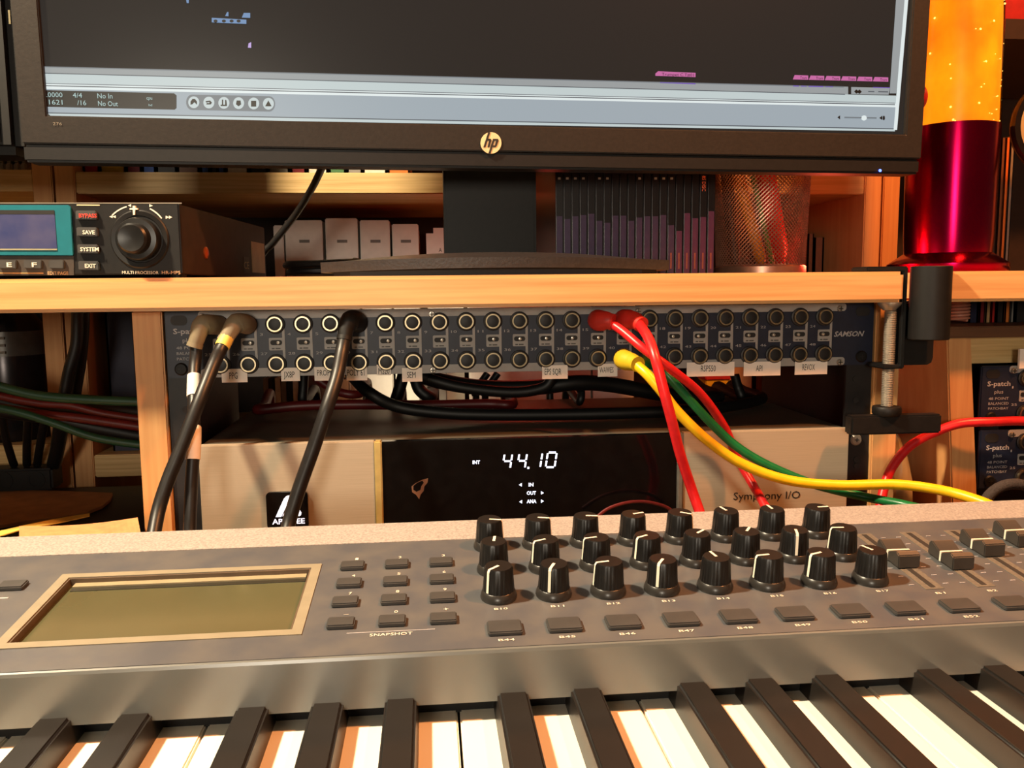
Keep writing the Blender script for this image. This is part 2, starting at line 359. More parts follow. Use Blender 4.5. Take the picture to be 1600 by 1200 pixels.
def seg7(px, py, w, h, segs, parent):   # seven bar digits drawn as glowing bars
    t = 2.6; mb = MB(); sl = 3.5
    def q(x0, y0, x1, y1):
        def P(x, y): return DP.at(px+x+sl*(1-y/h), py+y)
        dx, dy = (x1-x0), (y1-y0); L = math.hypot(dx, dy); nx, ny = -dy/L*t/2, dx/L*t/2; ix, iy = dx/L*1.4, dy/L*1.4
        mb.prism([P(x0+ix+nx, y0+iy+ny), P(x1-ix+nx, y1-iy+ny), P(x1-ix-nx, y1-iy-ny), P(x0+ix-nx, y0+iy-ny)], (0, -.0002, 0))
    S = {'a': (0, 0, w, 0), 'b': (w, 0, w, h/2), 'c': (w, h/2, w, h), 'd': (0, h, w, h), 'e': (0, h/2, 0, h), 'f': (0, 0, 0, h/2), 'g': (0, h/2, w, h/2)}
    for c in segs: q(*S[c])
    return obj('digit', mb, ledw, parent)
seg7(785, 709, 12, 23, 'bcfg', scr); seg7(808, 708.5, 12, 23, 'bcfg', scr); seg7(843, 707.5, 1, 23, 'bc', scr); seg7(852.5, 707, 14, 23, 'abcdef', scr)
obj('decimal_point', rectp(DP, 824, 729.5, 827, 732.5, .0002), ledw, scr)
for s_, x0, x1, yb, h in (('INT', 738.5, 750, 725, 5.5), ('IN', 826, 833.5, 760, 5.5), ('OUT', 823, 837.5, 773, 5.5), ('ANA', 823, 838, 786, 5.5)): textp(s_, DP, x0, yb, x1, yb-.2, h, ledw, scr, bold=True)
for x, y, dr in ((813, 757.5, -1), (813.5, 784, -1), (847.5, 770, 1), (847.5, 783, 1)):
    obj('arrow', quadp(DP, [(x+2.2*dr, y), (x-2.2*dr, y+2.6), (x-2.2*dr, y-2.6)][::dr], .0002), ledw, scr)
def jag(cx, cy, pts): return [(cx+x, cy+y) for x, y in pts]
obj('worn_patch', quadp(DP, jag(655, 763, [(-12, -3), (-6, -8), (4, -13), (14, -16), (13, -9), (8, -3), (7, 4), (2, 10), (0, 17), (-5, 10), (-11, 6)]), .00015), M('worn_copper', (120, 84, 60), .6), scr)
obj('worn_patch', quadp(DP, jag(654, 760, [(-8, -1), (-2, -6), (6, -9), (8, -6), (4, 0), (3, 5), (-3, 8), (-8, 5)]), .0003), symblack, scr)
lp = obj('logo_tile', MB().prism([(x, SY, z) for x, z in [((PY(450, 795, SY).x+a), PY(450, 796, SY).z+b) for a, b in rrect(.0272, .0255, .003)]], (0, -.0028, 0)), blackg, sym, bevel=.0004)
LP = Plane((0, SY-.0030, 0), (0, -1, 0))
obj('emblem', quadp(LP, [(430.5, 808), (443.5, 779.5), (447, 775.5), (451.5, 774), (456.5, 775.5), (453.5, 785.5), (450.5, 784), (439.5, 807.7)], .0002), ledl, lp)
obj('emblem', quadp(LP, [(441, 807), (444.5, 800.5), (450, 797), (447.5, 803)], .0002), ledl, lp)
obj('emblem', quadp(LP, [(467.5, 795), (471, 801), (470.2, 805), (467, 806.5), (463.5, 804.5), (464, 800)], .0002), ledl, lp)
textp('APOGEE', LP, 425.5, 819.3, 476.5, 817.6, 8.3, ledl, lp, bold=True)
textp('Symphony I/O', Plane((0, SY-.0001, 0), (0, -1, 0)), 1146, 781, 1250, 778.5, 11.5, ink, sym)
# thin dark cord arching in front of the display
solo('thin_cord', MB().tube(spline([PY(925, 815, -.022)] + [PY(x, y, -.02) for x, y in ((945, 798), (965, 789), (990, 784), (1015, 785), (1040, 792), (1056, 803))], 6), .0012, 8), cdred, 'thin dark red cord arching in front of the black display', 'cord', smooth=True)

# ------------------------------------------------------------------ patch cables
def patch_cable(name, label, jack, pm, cm, elbow, pts, r=.0034, plug_r=.0062, tapes=(), tapem=None, straight=True, group=None):
    """jack: (x, z) at the plate; elbow: list of world points of the plug body; pts: cable points"""
    t = thing(name, label, 'cable', (jack[0], 0, jack[1]), group)
    j = Vector((jack[0], -.001, jack[1]))
    body = spline([j]+elbow, 8); n = len(body)
    rr = [plug_r*(1.0 if i < n*.45 else 1.0-.32*(i/n-.45)/.55) for i in range(n)]
    rr = [v*(1.04 if (i % 2 and i < n*.5) else 1) for i, v in enumerate(rr)]
    p = obj('plug', MB().tube(body, rr, 18), pm, t, smooth=True)
    d = (elbow[-1]-elbow[-2]).normalized()
    obj('plug_rim', MB().cyl(elbow[-1]-d*.002, elbow[-1]+d*.0006, plug_r*.80, seg=18), pm, p, smooth=True)
    path = spline([elbow[-1]-d*.004]+pts, 10)
    obj('cable', MB().tube(path, r, 12), cm, t, smooth=True)
    for a, b, m in tapes:
        i0, i1 = int(a*(len(path)-1)), max(int(a*(len(path)-1))+2, int(b*(len(path)-1)))
        obj('tape', MB().tube(path[i0:i1+1], r*1.14, 12), m, t, smooth=True)
    return t
def Pp(l): return [PY(x, y, Y) for x, y, Y in l]
patch_cable('patch_cable', 'black patch cable with grey elbow plug and white tape bands', (JX[0], ZT), plugg, cblack, Pp([(327, 507, -.013), (316, 508, -.018), (310, 522, -.019), (304, 541, -.0195)]),
            Pp([(306, 556, -.020), (304, 580, -.024), (303, 620, -.034), (303, 690, -.052), (299, 760, -.06), (296, 840, -.07), (296, 900, -.085)]), r=.0037, tapes=((.321, .44, tapew), (.54, .64, tapew)))
patch_cable('patch_cable', 'black patch cable with grey elbow plug and yellow tape at its neck', (JX[1], ZT), plugg, cblack, Pp([(378, 505, -.013), (368, 506, -.018), (360, 517, -.020), (351, 533, -.022)]),
            Pp([(343, 550, -.028), (333, 572, -.038), (312, 625, -.052), (283, 700, -.062), (262, 752, -.068), (247, 800, -.075), (236, 860, -.09)]), r=.0040, tapes=((.0, .10, tapey),))
patch_cable('patch_cable', 'black patch cable with black plug crossing the silver front of the audio interface', (JX[5], ZT), cblack2, cblack, Pp([(553, 500, -.012), (546, 502, -.018), (541, 512, -.020), (538, 530, -.022)]),
            Pp([(534, 550, -.026), (526, 590, -.038), (510, 640, -.048), (490, 700, -.05), (468, 762, -.052), (452, 815, -.056), (440, 870, -.07)]), r=.0043)
patch_cable('patch_cable', 'red patch cable running behind the yellow and green cables', (JX[14], ZT), plugr, cred, Pp([(936, 501, -.011), (948, 501, -.017), (957, 503, -.019)]),
            Pp([(972, 517, -.026), (1008, 547, -.040), (1050, 578, -.043), (1095, 616, -.032), (1132, 668, -.019), (1152, 715, -.016), (1175, 755, -.026), (1203, 805, -.05), (1225, 860, -.07)]), r=.0030, plug_r=.0068)
patch_cable('patch_cable', 'red patch cable hanging down across the right edge of the black display', (JX[15], ZT), plugr, cred, Pp([(978, 499, -.011), (992, 501, -.018), (1002, 507, -.024)]),
            Pp([(1013, 528, -.046), (1024, 560, -.060), (1037, 610, -.064), (1049, 655, -.063), (1063, 710, -.059), (1082, 768, -.055), (1098, 815, -.062), (1110, 870, -.075)]), r=.0033, plug_r=.0066)
patch_cable('patch_cable', 'yellow patch cable sweeping from the patchbay towards the second patchbay stack', (JX[15], ZB), plugy, cyel, Pp([(975, 562, -.02), (988, 566, -.030), (996, 569, -.036)]),
            Pp([(1012, 586, -.042), (1035, 613, -.046), (1060, 645, -.046), (1105, 688, -.046), (1160, 725, -.046), (1230, 750, -.048), (1310, 758, -.05), (1400, 757, -.055), (1470, 766, -.065), (1525, 781, -.08), (1570, 800, -.095)]), r=.0034, plug_r=.0064)
patch_cable('patch_cable', 'green patch cable running alongside the yellow cable', (JX[16], ZB), cgrn, cgrn, Pp([(1016, 562, -.018), (1026, 568, -.026), (1034, 575, -.030)]),
            Pp([(1046, 590, -.032), (1075, 622, -.033), (1110, 660, -.034), (1150, 697, -.036), (1200, 727, -.038), (1270, 756, -.040), (1340, 774, -.044), (1410, 788, -.06), (1460, 800, -.08)]), r=.0030, plug_r=.0056)
solo('cable', MB().tube(spline(Pp([(1368, 830, -.02), (1380, 768, -.012), (1394, 730, -.008), (1422, 697, -.006), (1460, 676, -.008), (1500, 662, -.012), (1550, 659, -.016), (1605, 658, -.016), (1680, 664, -.01)]), 8), .0033, 12), cred,
     'red cable bowing up past the clamp handle to the second patchbay stack', 'cable', smooth=True)

# ---- loose wiring behind the patchbay
wires = [
    (cdred, .0042, [(405, 640, .112), (470, 634, .112), (560, 632, .112), (660, 633, .112), (760, 631, .112), (800, 632, .112)], 'dark red wire lying along the top of the audio interface'),
    (cblack2, .0045, [(548, 585, .094), (575, 612, .06), (620, 635, .06), (690, 645, .06), (770, 648, .06), (880, 648, .06), (1000, 646, .06), (1110, 644, .07), (1190, 646, .12)], 'black wire sagging from behind the patchbay onto the audio interface'),
    (cblack2, .0062, [(640, 580, .10), (690, 596, .09), (760, 606, .09), (840, 605, .09), (900, 598, .09), (960, 602, .10), (1050, 618, .11), (1120, 625, .12)], 'thick black cable loom sagging behind the patchbay'),
    (cblack2, .0042, [(668, 591, .066), (720, 605, .066), (800, 613, .066), (848, 606, .066), (862, 591, .066)], 'black wire looping up behind the middle of the patchbay'),
    (cblack2, .0052, [(632, 580, .150), (625, 605, .150), (618, 629, .150)], 'short black cable dropping behind the SEM tape'),
    (cblack2, .0055, [(648, 585, .172), (655, 608, .172), (672, 627, .172)], 'black cable slanting down beside the SEM tape'),
    (cblack2, .0040, [(475, 583, .145), (474, 605, .145), (473, 626, .145)], 'short black wire dropping behind the JX8P tape'),
    (cdred, .0036, [(492, 588, .128), (510, 602, .128), (535, 614, .130), (560, 616, .134)], 'dark red wire curling behind the black plug'),
    (cblack2, .0032, [(762, 583, .17), (750, 600, .17), (742, 615, .17)], 'thin black wire before the red lit box, on the side of the SEM tape'),
    (cblack2, .0032, [(778, 583, .17), (766, 600, .17), (757, 615, .17)], 'thin black wire before the red lit box, on the side of the EPS SQR tape'),
    (cblack2, .0034, [(900, 602, .12), (908, 612, .12), (905, 628, .12)], 'thin black wire drooping in front of a white box'),
    (cblack2, .0040, [(1066, 588, .168), (1072, 600, .168), (1064, 620, .168)], 'black wire beside the yellow and red box'),
    (cblack2, .0040, [(1148, 586, .13), (1153, 605, .13), (1158, 632, .13)], 'black wire behind the RSP550 tape'),
]
for m, r, pts, lab in wires:
    P = Pp(pts)
    P = [Vector((p.x, p.y, max(p.z, st+r+.0005))) for p in P]
    if P[0].y < .21 and pts[0][1] > 600: P = [Vector((P[0].x-.01, .20, P[0].z-.05)), Vector((P[0].x-.008, .205, P[0].z)), P[0]+Vector((0, .02, 0))]+P
    if P[-1].z < PZ0 and 'looping up' not in lab: P += [Vector((P[-1].x+.002, max(.165, P[-1].y+.02), P[-1].z+.001)), Vector((P[-1].x+.003, .206, P[-1].z)), Vector((P[-1].x+.003, .216, P[-1].z-.05))]
    o = solo('wire', MB().tube(spline(P, 6), r, 10), m, lab, 'cable', smooth=True)

# ------------------------------------------------------------------ clamp
CY = -.012
cl = thing('desk_clamp', 'black metal screw clamp fixed on the end of the shelf board', 'clamp', (.246, CY, BT))
def Pc(x, y, Y=-.022): return PY(x, y, Y)
jx0 = Pc(1349, 420).x; spx = .2458
thk = .0034
obj('bracket', MB().prism([(jx0, -.027, BT), (spx, -.027, BT), (spx, -.027, Pc(1420, 568).z), (Pc(1374, 568).x, -.027, Pc(1374, 568).z), (Pc(1374, 568).x, -.027, Pc(1374, 568).z-thk), (spx+thk, -.027, Pc(1374, 568).z-thk), (spx+thk, -.027, BT+thk), (jx0, -.027, BT+thk)], (0, .022, 0)), blackm, cl, bevel=.0008)
fx0, fx1, fz0 = spx+.001, Pc(1463, 560).x, Pc(1440, 571).z
obj('side_flange', MB().prism([(fx0, -.018, fz0), (fx1-.004, -.018, fz0), (fx1-.001, -.018, fz0+.0015), (fx1, -.018, fz0+.005), (fx1, -.018, .2558), (fx0, -.018, .2558)], (0, .003, 0)), blackm, cl)
tx = (Pc(1424, 450, -.03).x+Pc(1481, 450, -.03).x)/2; tr = (Pc(1481, 450, -.03).x-Pc(1424, 450, -.03).x)/2
tb0, tb1 = Pc(1450, 530, -.03).z, Pc(1450, 416, -.03).z
tube_o = obj('arm_socket', MB().lathe([(tr-.0004, 0), (tr, .0005), (tr, tb1-tb0-.0005), (tr-.0004, tb1-tb0), (tr*.72, tb1-tb0), (tr*.72, .01), (0, .01)], (tx, -.031, tb0), (0, 0, 1), 36, cap=False), blackm, cl, smooth=True)
q = PY(1472, 447, -.036); obj('set_screw', MB().lathe([(.0030, 0), (.0030, .0012), (.0018, .0012), (.0018, .0002), (0, .0002)], (q.x, q.y, q.z), (.6, -.8, 0), 18, cap=False), steel, tube_o, smooth=True)
scx = .2406; sct, scb = Pc(1402, 484, -.022).z, Pc(1400, 640, -.022).z
prof = []; n = int((sct-scb)/.0012)
for i in range(n): prof += [(.0034, i*.0012), (.0041, i*.0012+.0006)]
obj('screw', MB().lathe(prof, (scx, -.022, scb), (0, 0, 1), 20), steel, cl)
obj('pressure_pad', MB().lathe([(.004, 0), (.0075, .004), (.0078, .0055)], (scx-.001, -.022, .2568-.0056), (0, 0, 1), 22), steel, cl, smooth=True)
h0, h1 = PY(1325, 661, -.022).x, PY(1465, 661, -.022).x; hz0, hz1 = PY(1395, 675, -.018).z, PY(1395, 646, -.018).z
obj('handle', MB().box((h0, -.027, hz0), (h1, -.017, hz1)), blackp, cl, bevel=.0012)
obj('handle_hub', MB().lathe([(.0085, 0), (.0095, .0015), (.0095, .005), (.009, .0062)], (scx, -.022, hz1-.0004), (0, 0, 1), 24), blackp, cl, smooth=True)

# ------------------------------------------------------------------ monitor
MYAW, MTIL = math.radians(4.0), math.radians(1.5)
mc = PY(735, 194, .0)
mr = Vector((math.cos(MYAW), math.sin(MYAW), 0)); mn = Vector((math.sin(MYAW)*math.cos(MTIL), -math.cos(MYAW)*math.cos(MTIL), -math.sin(MTIL))); mu = mr.cross(mn)*-1
if mu.z < 0: mu = -mu
BZ = Plane(mc, mn)                  # front of the bezel
mon = thing('computer_monitor', 'large black monitor with a round logo showing a grey music program', 'monitor', (mc.x, .09, BT))
def mco(x, y): q = BZ.at(x, y)-mc; return q.dot(mr), q.dot(mu)
a0 = mco(36, 249)[0]; a1 = mco(1438, 276)[0]; u0 = mco(735, 262)[1]; s0 = mco(73, 183)[0]; s1 = mco(1416, 204)[0]
w_out = max(-a0, a1); HT = .365
def mp(a, b, o=0): return mc+mr*a+mu*b+mn*o
frame_w = s0-a0
ub = mco(735, 236)[1]
def mbox(a, b, c, e, o0, o1):
    m = MB(); m.prism([mp(a, c, o0), mp(b, c, o0), mp(b, e, o0), mp(a, e, o0)], mn*(o1-o0)); return m
scw = s1-s0
def ring(ao, bo, co, eo, ai, bi, ci, ei, o0, o1):
    P = []
    for o in (o1, o0):
        P += [mp(ao, co, o), mp(bo, co, o), mp(bo, eo, o), mp(ao, eo, o), mp(ai, ci, o), mp(bi, ci, o), mp(bi, ei, o), mp(ai, ei, o)]
    fs = []
    for i in range(4):
        j = (i+1) % 4; fs += [(i, j, 4+j, 4+i), (8+i, 12+i, 12+j, 8+j), (i, 8+i, 8+j, j), (4+i, 4+j, 12+j, 12+i)]
    return MB().add(P, fs)
chin = obj('bezel', ring(a0, a1, ub, HT+.018, s0, s1, -.0004, HT, -.020, 0), bezelm, mon, bevel=.0008)
low = obj('lower_strip', mbox(a0, a1, u0, ub-.0003, -.022, -.0012), blackp, mon, bevel=.0015)
obj('back_shell', mbox(a0+.004, a1-.004, u0+.004, HT+.014, -.045, -.0205), blackp, mon, bevel=.006)
SPL = Plane(mp(0, 0, -.0035), mn)
def emit(name, rgb, s=1.0, **k): return M(name, (6, 6, 6), .35, emit=s, ecol=rgb, var=.02, **k)
e_dark = M('screen_dark', (9, 8, 8), .24, var=.05, emit=1.0, ecol=(42, 38, 35), scale=3, spec=.3)
screen = obj('screen', mbox(s0-.0006, s1+.0006, -.0008, HT+.0006, -.0075, -.0035), e_dark, mon)
e_a, e_b, e_c, e_d = emit('bar_grey', (150, 156, 158), 1), emit('bar_light', (190, 203, 204), 1), emit('bar_white', (222, 232, 232), 1), emit('bar_blue_grey', (156, 168, 176), 1)
e_line, e_dk, e_ring = emit('bar_line', (92, 100, 108), .7), emit('lcd_dark', (26, 24, 24), .6), emit('ring_grey', (124, 132, 138), .8)
e_txt, e_pink, e_pur, e_blu = emit('screen_text', (176, 206, 204), .9), emit('clip_pink', (206, 110, 170), .9), emit('clip_purple', (110, 70, 190), .9), emit('clip_blue', (110, 146, 190), .9)
def ylin(L, R):
    (xa, ya), (xb, yb) = L, R
    return lambda x: ya+(yb-ya)*(x-xa)/(xb-xa)
yA = ylin((70, 104), (1320, 135.5)); yB = ylin((70, 114.5), (1320, 147.5)); yC = ylin((70, 131), (1320, 160)); yD = ylin((70, 139), (1320, 166)); yE = ylin((70, 176.5), (1320, 200)); yF = ylin((70, 182.6), (1392, 205.2))
def band(name, f0, f1, m, xl=66, xr=1401, lift=.0002):
    xm = (xl+xr)/2
    v0l, v0r, v1l, v1r = mco2(xl, f0(xl)), mco2(xr, f0(xr)), mco2(xl, f1(xl)), mco2(xr, f1(xr))
    return obj(name, MB().prism([SPL.at(xl, f1(xl)), SPL.at(xr, f1(xr)), SPL.at(xr, f0(xr)), SPL.at(xl, f0(xl))], mn*lift), m, screen)
def mco2(x, y): q = SPL.at(x, y)-mc; return q.dot(mr), q.dot(mu)
band('scroll_bar', yA, yB, e_a, 68, 1325)
band('toolbar', yB, yC, e_b, 68, 1400)
band('divider', yC, yD, e_c, 69, 1400)
band('transport_bar', yD, yE, e_d, 70, 1399)
band('status_line', yE, yF, e_b, 71, 1398)
L2 = .00035
def line(f, w, m, xl, xr): band('rule', lambda x: f(x)-w/2, lambda x: f(x)+w/2, m, xl, xr, L2)
line(yB, 1.2, e_line, 68, 1320); line(lambda x: (yC(x)+yD(x))/2-1, 1.4, e_line, 69, 1398); line(lambda x: yC(x)-.5, 1.2, e_ring, 69, 1398); line(yE, 1.5, e_line, 71, 1396); line(lambda x: yA(x)+.5, 1.5, e_ring, 68, 1318)
def sq(name, pts, m, lift=.0005, parent=None): return obj(name, MB().prism([SPL.at(x, y) for x, y in pts][::-1], mn*lift), m, parent or screen)
rl = sq('readout', [(70, 141), (272, 146), (276, 149), (276, 169), (273, 171.5), (71, 167)], e_dk, L2)
T2 = Plane(mp(0, 0, -.0035+.0006), mn)
for s_, x0, y0, x1, y1, h in (('3.0000', 67, 151.5, 98, 152, 7.5), ('1621', 77, 163.2, 98, 163.6, 7.5), ('4/4', 114, 152.4, 128.5, 152.8, 7.5), ('/16', 121, 164.2, 135, 164.5, 7.5), ('No In', 152.5, 153.5, 176, 154, 7.5), ('No Out', 153.5, 165.3, 184.5, 166, 7.5), ('cpu', 229, 155.6, 238, 155.8, 3.5), ('hd', 232.5, 165.8, 238, 165.9, 3.5)):
    textp(s_, T2, x0, y0, x1, y1, h, e_txt, rl, lift=.0001)
def disc(cx, cy, r, ry=None, n=24): return [(cx+r*math.cos(2*math.pi*k/n), cy+(ry or r)*math.sin(2*math.pi*k/n)) for k in range(n)]
pill = [(300+9*math.cos(math.radians(a)), 160+12*math.sin(math.radians(a))) for a in range(90, 271, 20)]+[(421+9*math.cos(math.radians(a)), 162.5+12*math.sin(math.radians(a))) for a in range(-90, 91, 20)]
pl_ = sq('button_group', pill, e_ring, L2)
for i, x in enumerate((303, 326.5, 350, 373, 396.5, 419.5)):
    cy = 160+.02*(x-303)
    b_ = sq('transport_button', disc(x, cy, 8.6, 9.2), e_b, .0005, pl_)
    sh = [[(x-5, cy+4), (x-5, cy-1), (x-2, cy-5), (x+2, cy-5), (x+5, cy-1), (x+5, cy+4), (x+1, cy), (x-2, cy+3)], [(x-5, cy-2), (x+2, cy-3), (x+5, cy), (x+3, cy+3), (x-4, cy+3), (x-3, cy+1), (x+1, cy+1), (x+1, cy-1), (x-4, cy)],
          [(x-5, cy+5), (x-5, cy+3), (x-3, cy+3), (x-3, cy-5), (x-1, cy-5), (x-1, cy+3), (x+2, cy+3), (x+2, cy-5), (x+4, cy-4), (x+5, cy+5)], [(x-3, cy-4), (x+3, cy-4), (x+4, cy+2), (x, cy+5), (x-4, cy+2)], [(x-4, cy-4), (x+4, cy-4), (x+4, cy+5), (x-4, cy+5)], [(x-5, cy+4), (x, cy-5), (x+5, cy+4)]][i]
    sq('icon', sh, e_dk, .0007, b_)
# right end of the bars, scroll column and volume slider
sq('scroll_column', [(1441, -600), (1468.5, -600), (1400, 146), (1390, 146)], e_a, L2)
sq('window_edge', [(1463.3, -600), (1470, -600), (1401, 203), (1396, 203)], e_c, .0005)
sq('zoom_box', [(1330, 136), (1390, 137.5), (1388, 148), (1330, 147)], e_a, L2)
sq('zoom_mark', [(1334, 143), (1337.5, 140), (1340, 142), (1342.5, 140), (1346, 143.5), (1342.5, 147), (1340, 145), (1337.5, 146.5)], e_dk, .0005)
sq('zoom_track', [(1356, 142.3), (1387, 143), (1387, 144.6), (1356, 143.9)], e_line, .0005); sq('zoom_thumb', disc(1368.5, 143.5, 3, 4, 14), e_a, .0006)
sq('slider_track', [(1319, 182.6), (1369, 183.4), (1369, 185.6), (1319, 184.8)], e_ring, .0005); sq('slider_thumb', disc(1349.5, 184.5, 4, 4, 16), e_c, .0007)
sq('speaker_icon', [(1308, 183.5), (1312, 180.5), (1312, 186.5)], e_dk, .0005)
sq('speaker_icon', [(1373.5, 184.3), (1378, 181), (1378, 187.6)], e_dk, .0005); sq('speaker_icon', disc(1380.5, 184.5, 1.6, 3.6, 12), e_dk, .0005)
c_ = sq('audio_clip', [(1024, 115), (1028, 111.5), (1086.5, 114), (1086.5, 120.5), (1024, 118.5)], e_pink, L2); textp('Trumpet C.T#01', T2, 1034, 118.3, 1084, 119.6, 4.6, e_dk, c_, lift=.0001)
sq('audio_clip', [(1031, 128.2), (1086.5, 130.2), (1086.5, 131.8), (1031, 129.8)], e_pur, L2)
for i in range(6):
    x = 1239+25*i; y = 117.5+.6*i
    c_ = sq('audio_clip', [(x, y+6), (x+2.5, y), (x+23.5, y+.6), (x+23.5, y+7.2), (x, y+6.6)], e_pink, L2); textp('Trum', T2, x+11, y+6, x+21.5, y+6.2, 4.2, e_dk, c_, lift=.0001)
for x0, x1 in ((1239, 1248), (1251, 1260), (1263, 1286), (1289, 1301), (1364, 1390)): sq('audio_clip', [(x0, 133.6+.02*(x0-1239)), (x1, 133.6+.02*(x1-1239)), (x1, 135.2+.02*(x1-1239)), (x0, 135.2+.02*(x0-1239))], e_pur, L2)
for pts in ([(331, 28), (385, 31), (385, 37.5), (331, 35)], [(352, 25), (355, 19), (357, 19), (357, 25.5)], [(378, 27.5), (381, 20.5), (391, 20.5), (391, 28)]): sq('midi_clip', pts, e_blu, L2)
for x in (337, 350, 362, 373): sq('clip_mark', disc(x, 33.2, 3.2, 2.4, 10), e_dk, .0005)
sq('midi_clip', [(387.5, 74.5), (388.5, 68), (392.5, 66), (392.5, 74.8)], emit('clip_lilac', (186, 160, 220), 1), L2); sq('midi_clip', [(291, 0), (295, 0), (295, 5), (292, 5)], e_blu, L2)
# logo, model digits, power light
BP = Plane(mp(0, 0, .0003), mn)
logo = obj('logo', MB().prism([BP.at(x, y) for x, y in disc(767, 223.5, 16.3, 16.8, 40)][::-1], mn*.0004), M('logo_silver', (228, 206, 160), .45, .2), mon)
BQ = Plane(mp(0, 0, .0008), mn)
lk = M('logo_ink', (36, 26, 20), .5)
def lq(pts): obj('emblem', MB().prism([BQ.at(x, y) for x, y in pts][::-1], mn*.0002), lk, logo)
lq([(762.5, 207.2), (766, 206.8), (758.6, 230), (755.2, 230)])
lq([(760.8, 217), (767, 217), (768, 219.5), (764.8, 230), (761.4, 230), (764.2, 220), (760, 220)])
lq([(770.2, 217), (773.6, 217), (766.5, 239.8), (763.2, 239.6)])
lq([(773, 217), (778, 217), (779, 219.6), (776.2, 228), (774.3, 230), (769.5, 230), (770.4, 227.2), (773, 227.2), (775.2, 219.9), (772, 219.9)])
led = PY(0, 0, 0); LPn = Plane(mp(0, 0, -.001), mn)
obj('power_light', MB().prism([LPn.at(x, y) for x, y in disc(1375, 266.5, 2.2, 2.2, 14)][::-1], mn*.0003), M('blue_led', (90, 120, 255), .4, emit=6, ecol=(60, 90, 255)), low)
textp('276', BP, 83, 195.5, 97, 195.8, 4.5, M('dim_print', (120, 112, 100), .6), chin)
obj('side_key', MB().lathe([(.0095, 0), (.0095, .003), (.008, .0045), (0, .0048)], mp(a1-.0008, mco(1456, 150)[1], -.010), mr, 24), M('red_button', (150, 22, 14), .35), mon, smooth=True)
# stand
nk0, nk1 = PY(693, 300, .075), PY(838, 300, .075)
obj('neck', MB().box((nk0.x, .075, BT+.008), (nk1.x, .105, .50)), blackp, mon, bevel=.002)
obj('neck_mount', MB().box((nk0.x+.002, .02, .44), (nk1.x-.002, .09, .52)), blackp, mon, bevel=.002)
bl, br = PY(497, 414, -.012), PY(1054, 410, -.012)
mb = MB(); NB = 28; top = []; bot = []
cx = (bl.x+br.x)/2; hw = (br.x-bl.x)/2
rows = 12; V = []; Fs = []
def basez(u, v): return BT+.0095+.0066*(1-abs(u)**2.2)*(.35+.65*min(1, v*3.0))
for j in range(rows+1):
    v = j/rows; y = -.012+.076*v
    for i in range(NB+1):
        u = 2*i/NB-1; wv = hw*(1-.06*v)
        V.append((cx+u*wv, y+.012*(u*u)*(1-v), basez(u, v)))
n1 = len(V)
for j in range(rows+1):
    v = j/rows; y = -.012+.076*v
    for i in range(NB+1):
        u = 2*i/NB-1; wv = hw*(1-.06*v)
        V.append((cx+u*wv*.998, y+.012*(u*u)*(1-v)+.0006, basez(u, v)-.0068))
for j in range(rows):
    for i in range(NB):
        a = j*(NB+1)+i; Fs += [(a, a+1, a+NB+2, a+NB+1), (n1+a, n1+a+NB+1, n1+a+NB+2, n1+a+1)]
for i in range(NB): Fs += [(i, n1+i, n1+i+1, i+1), (rows*(NB+1)+i, rows*(NB+1)+i+1, n1+rows*(NB+1)+i+1, n1+rows*(NB+1)+i)]
for j in range(rows):
    a = j*(NB+1); b = (j+1)*(NB+1); Fs += [(a, b, n1+b, n1+a), (a+NB, n1+a+NB, n1+b+NB, b+NB)]
obj('base', MB().add(V, Fs), M('stand_plastic', (40, 36, 36), .4, var=.2, scale=500, bump=.15), mon, smooth=True)
obj('neck_foot', MB().box((nk0.x, .058, BT+.0004), (nk1.x, .110, BT+.0125)), blackp, mon, bevel=.002)
obj('base_foot', MB().prism([(cx+hw*u*.93, .0+.060*v, BT) for u, v in ((-1, .05), (-.9, 0), (.9, 0), (1, .05), (.95, 1), (-.95, 1))], (0, 0, .0072)), blackp, mon)

# second dark screen at the very left
left_screen = thing('second_monitor', 'edge of a second black monitor beside the large one', 'monitor', (-.42, .04, SH1))
lsr = PY(24, 120, .06)
obj('bezel', MB().box((lsr.x-.30, .06, PY(10, 240, .06).z), (lsr.x, .10, .80)), blackp, left_screen, bevel=.006, seg=4)
obj('screen', MB().box((lsr.x-.29, .0585, PY(10, 222, .06).z), (lsr.x-.012, .0599, .78)), blackg, left_screen)
obj('stand', MB().box((lsr.x-.26, .085, BT), (lsr.x-.18, .12, PY(10, 240, .06).z+.05)), blackp, left_screen, bevel=.003)
obj('stand_foot', MB().box((lsr.x-.32, .05, BT), (lsr.x-.12, .16, BT+.006)), blackp, left_screen, bevel=.002)
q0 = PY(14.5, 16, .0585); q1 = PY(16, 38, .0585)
obj('edge_glint', MB().box((q0.x-.0006, .0578, q1.z), (q0.x+.0006, .0586, q0.z)), M('pale_edge', (112, 102, 74), .4), left_screen)  # highlight on the bezel edge, painted on as a pale sliver

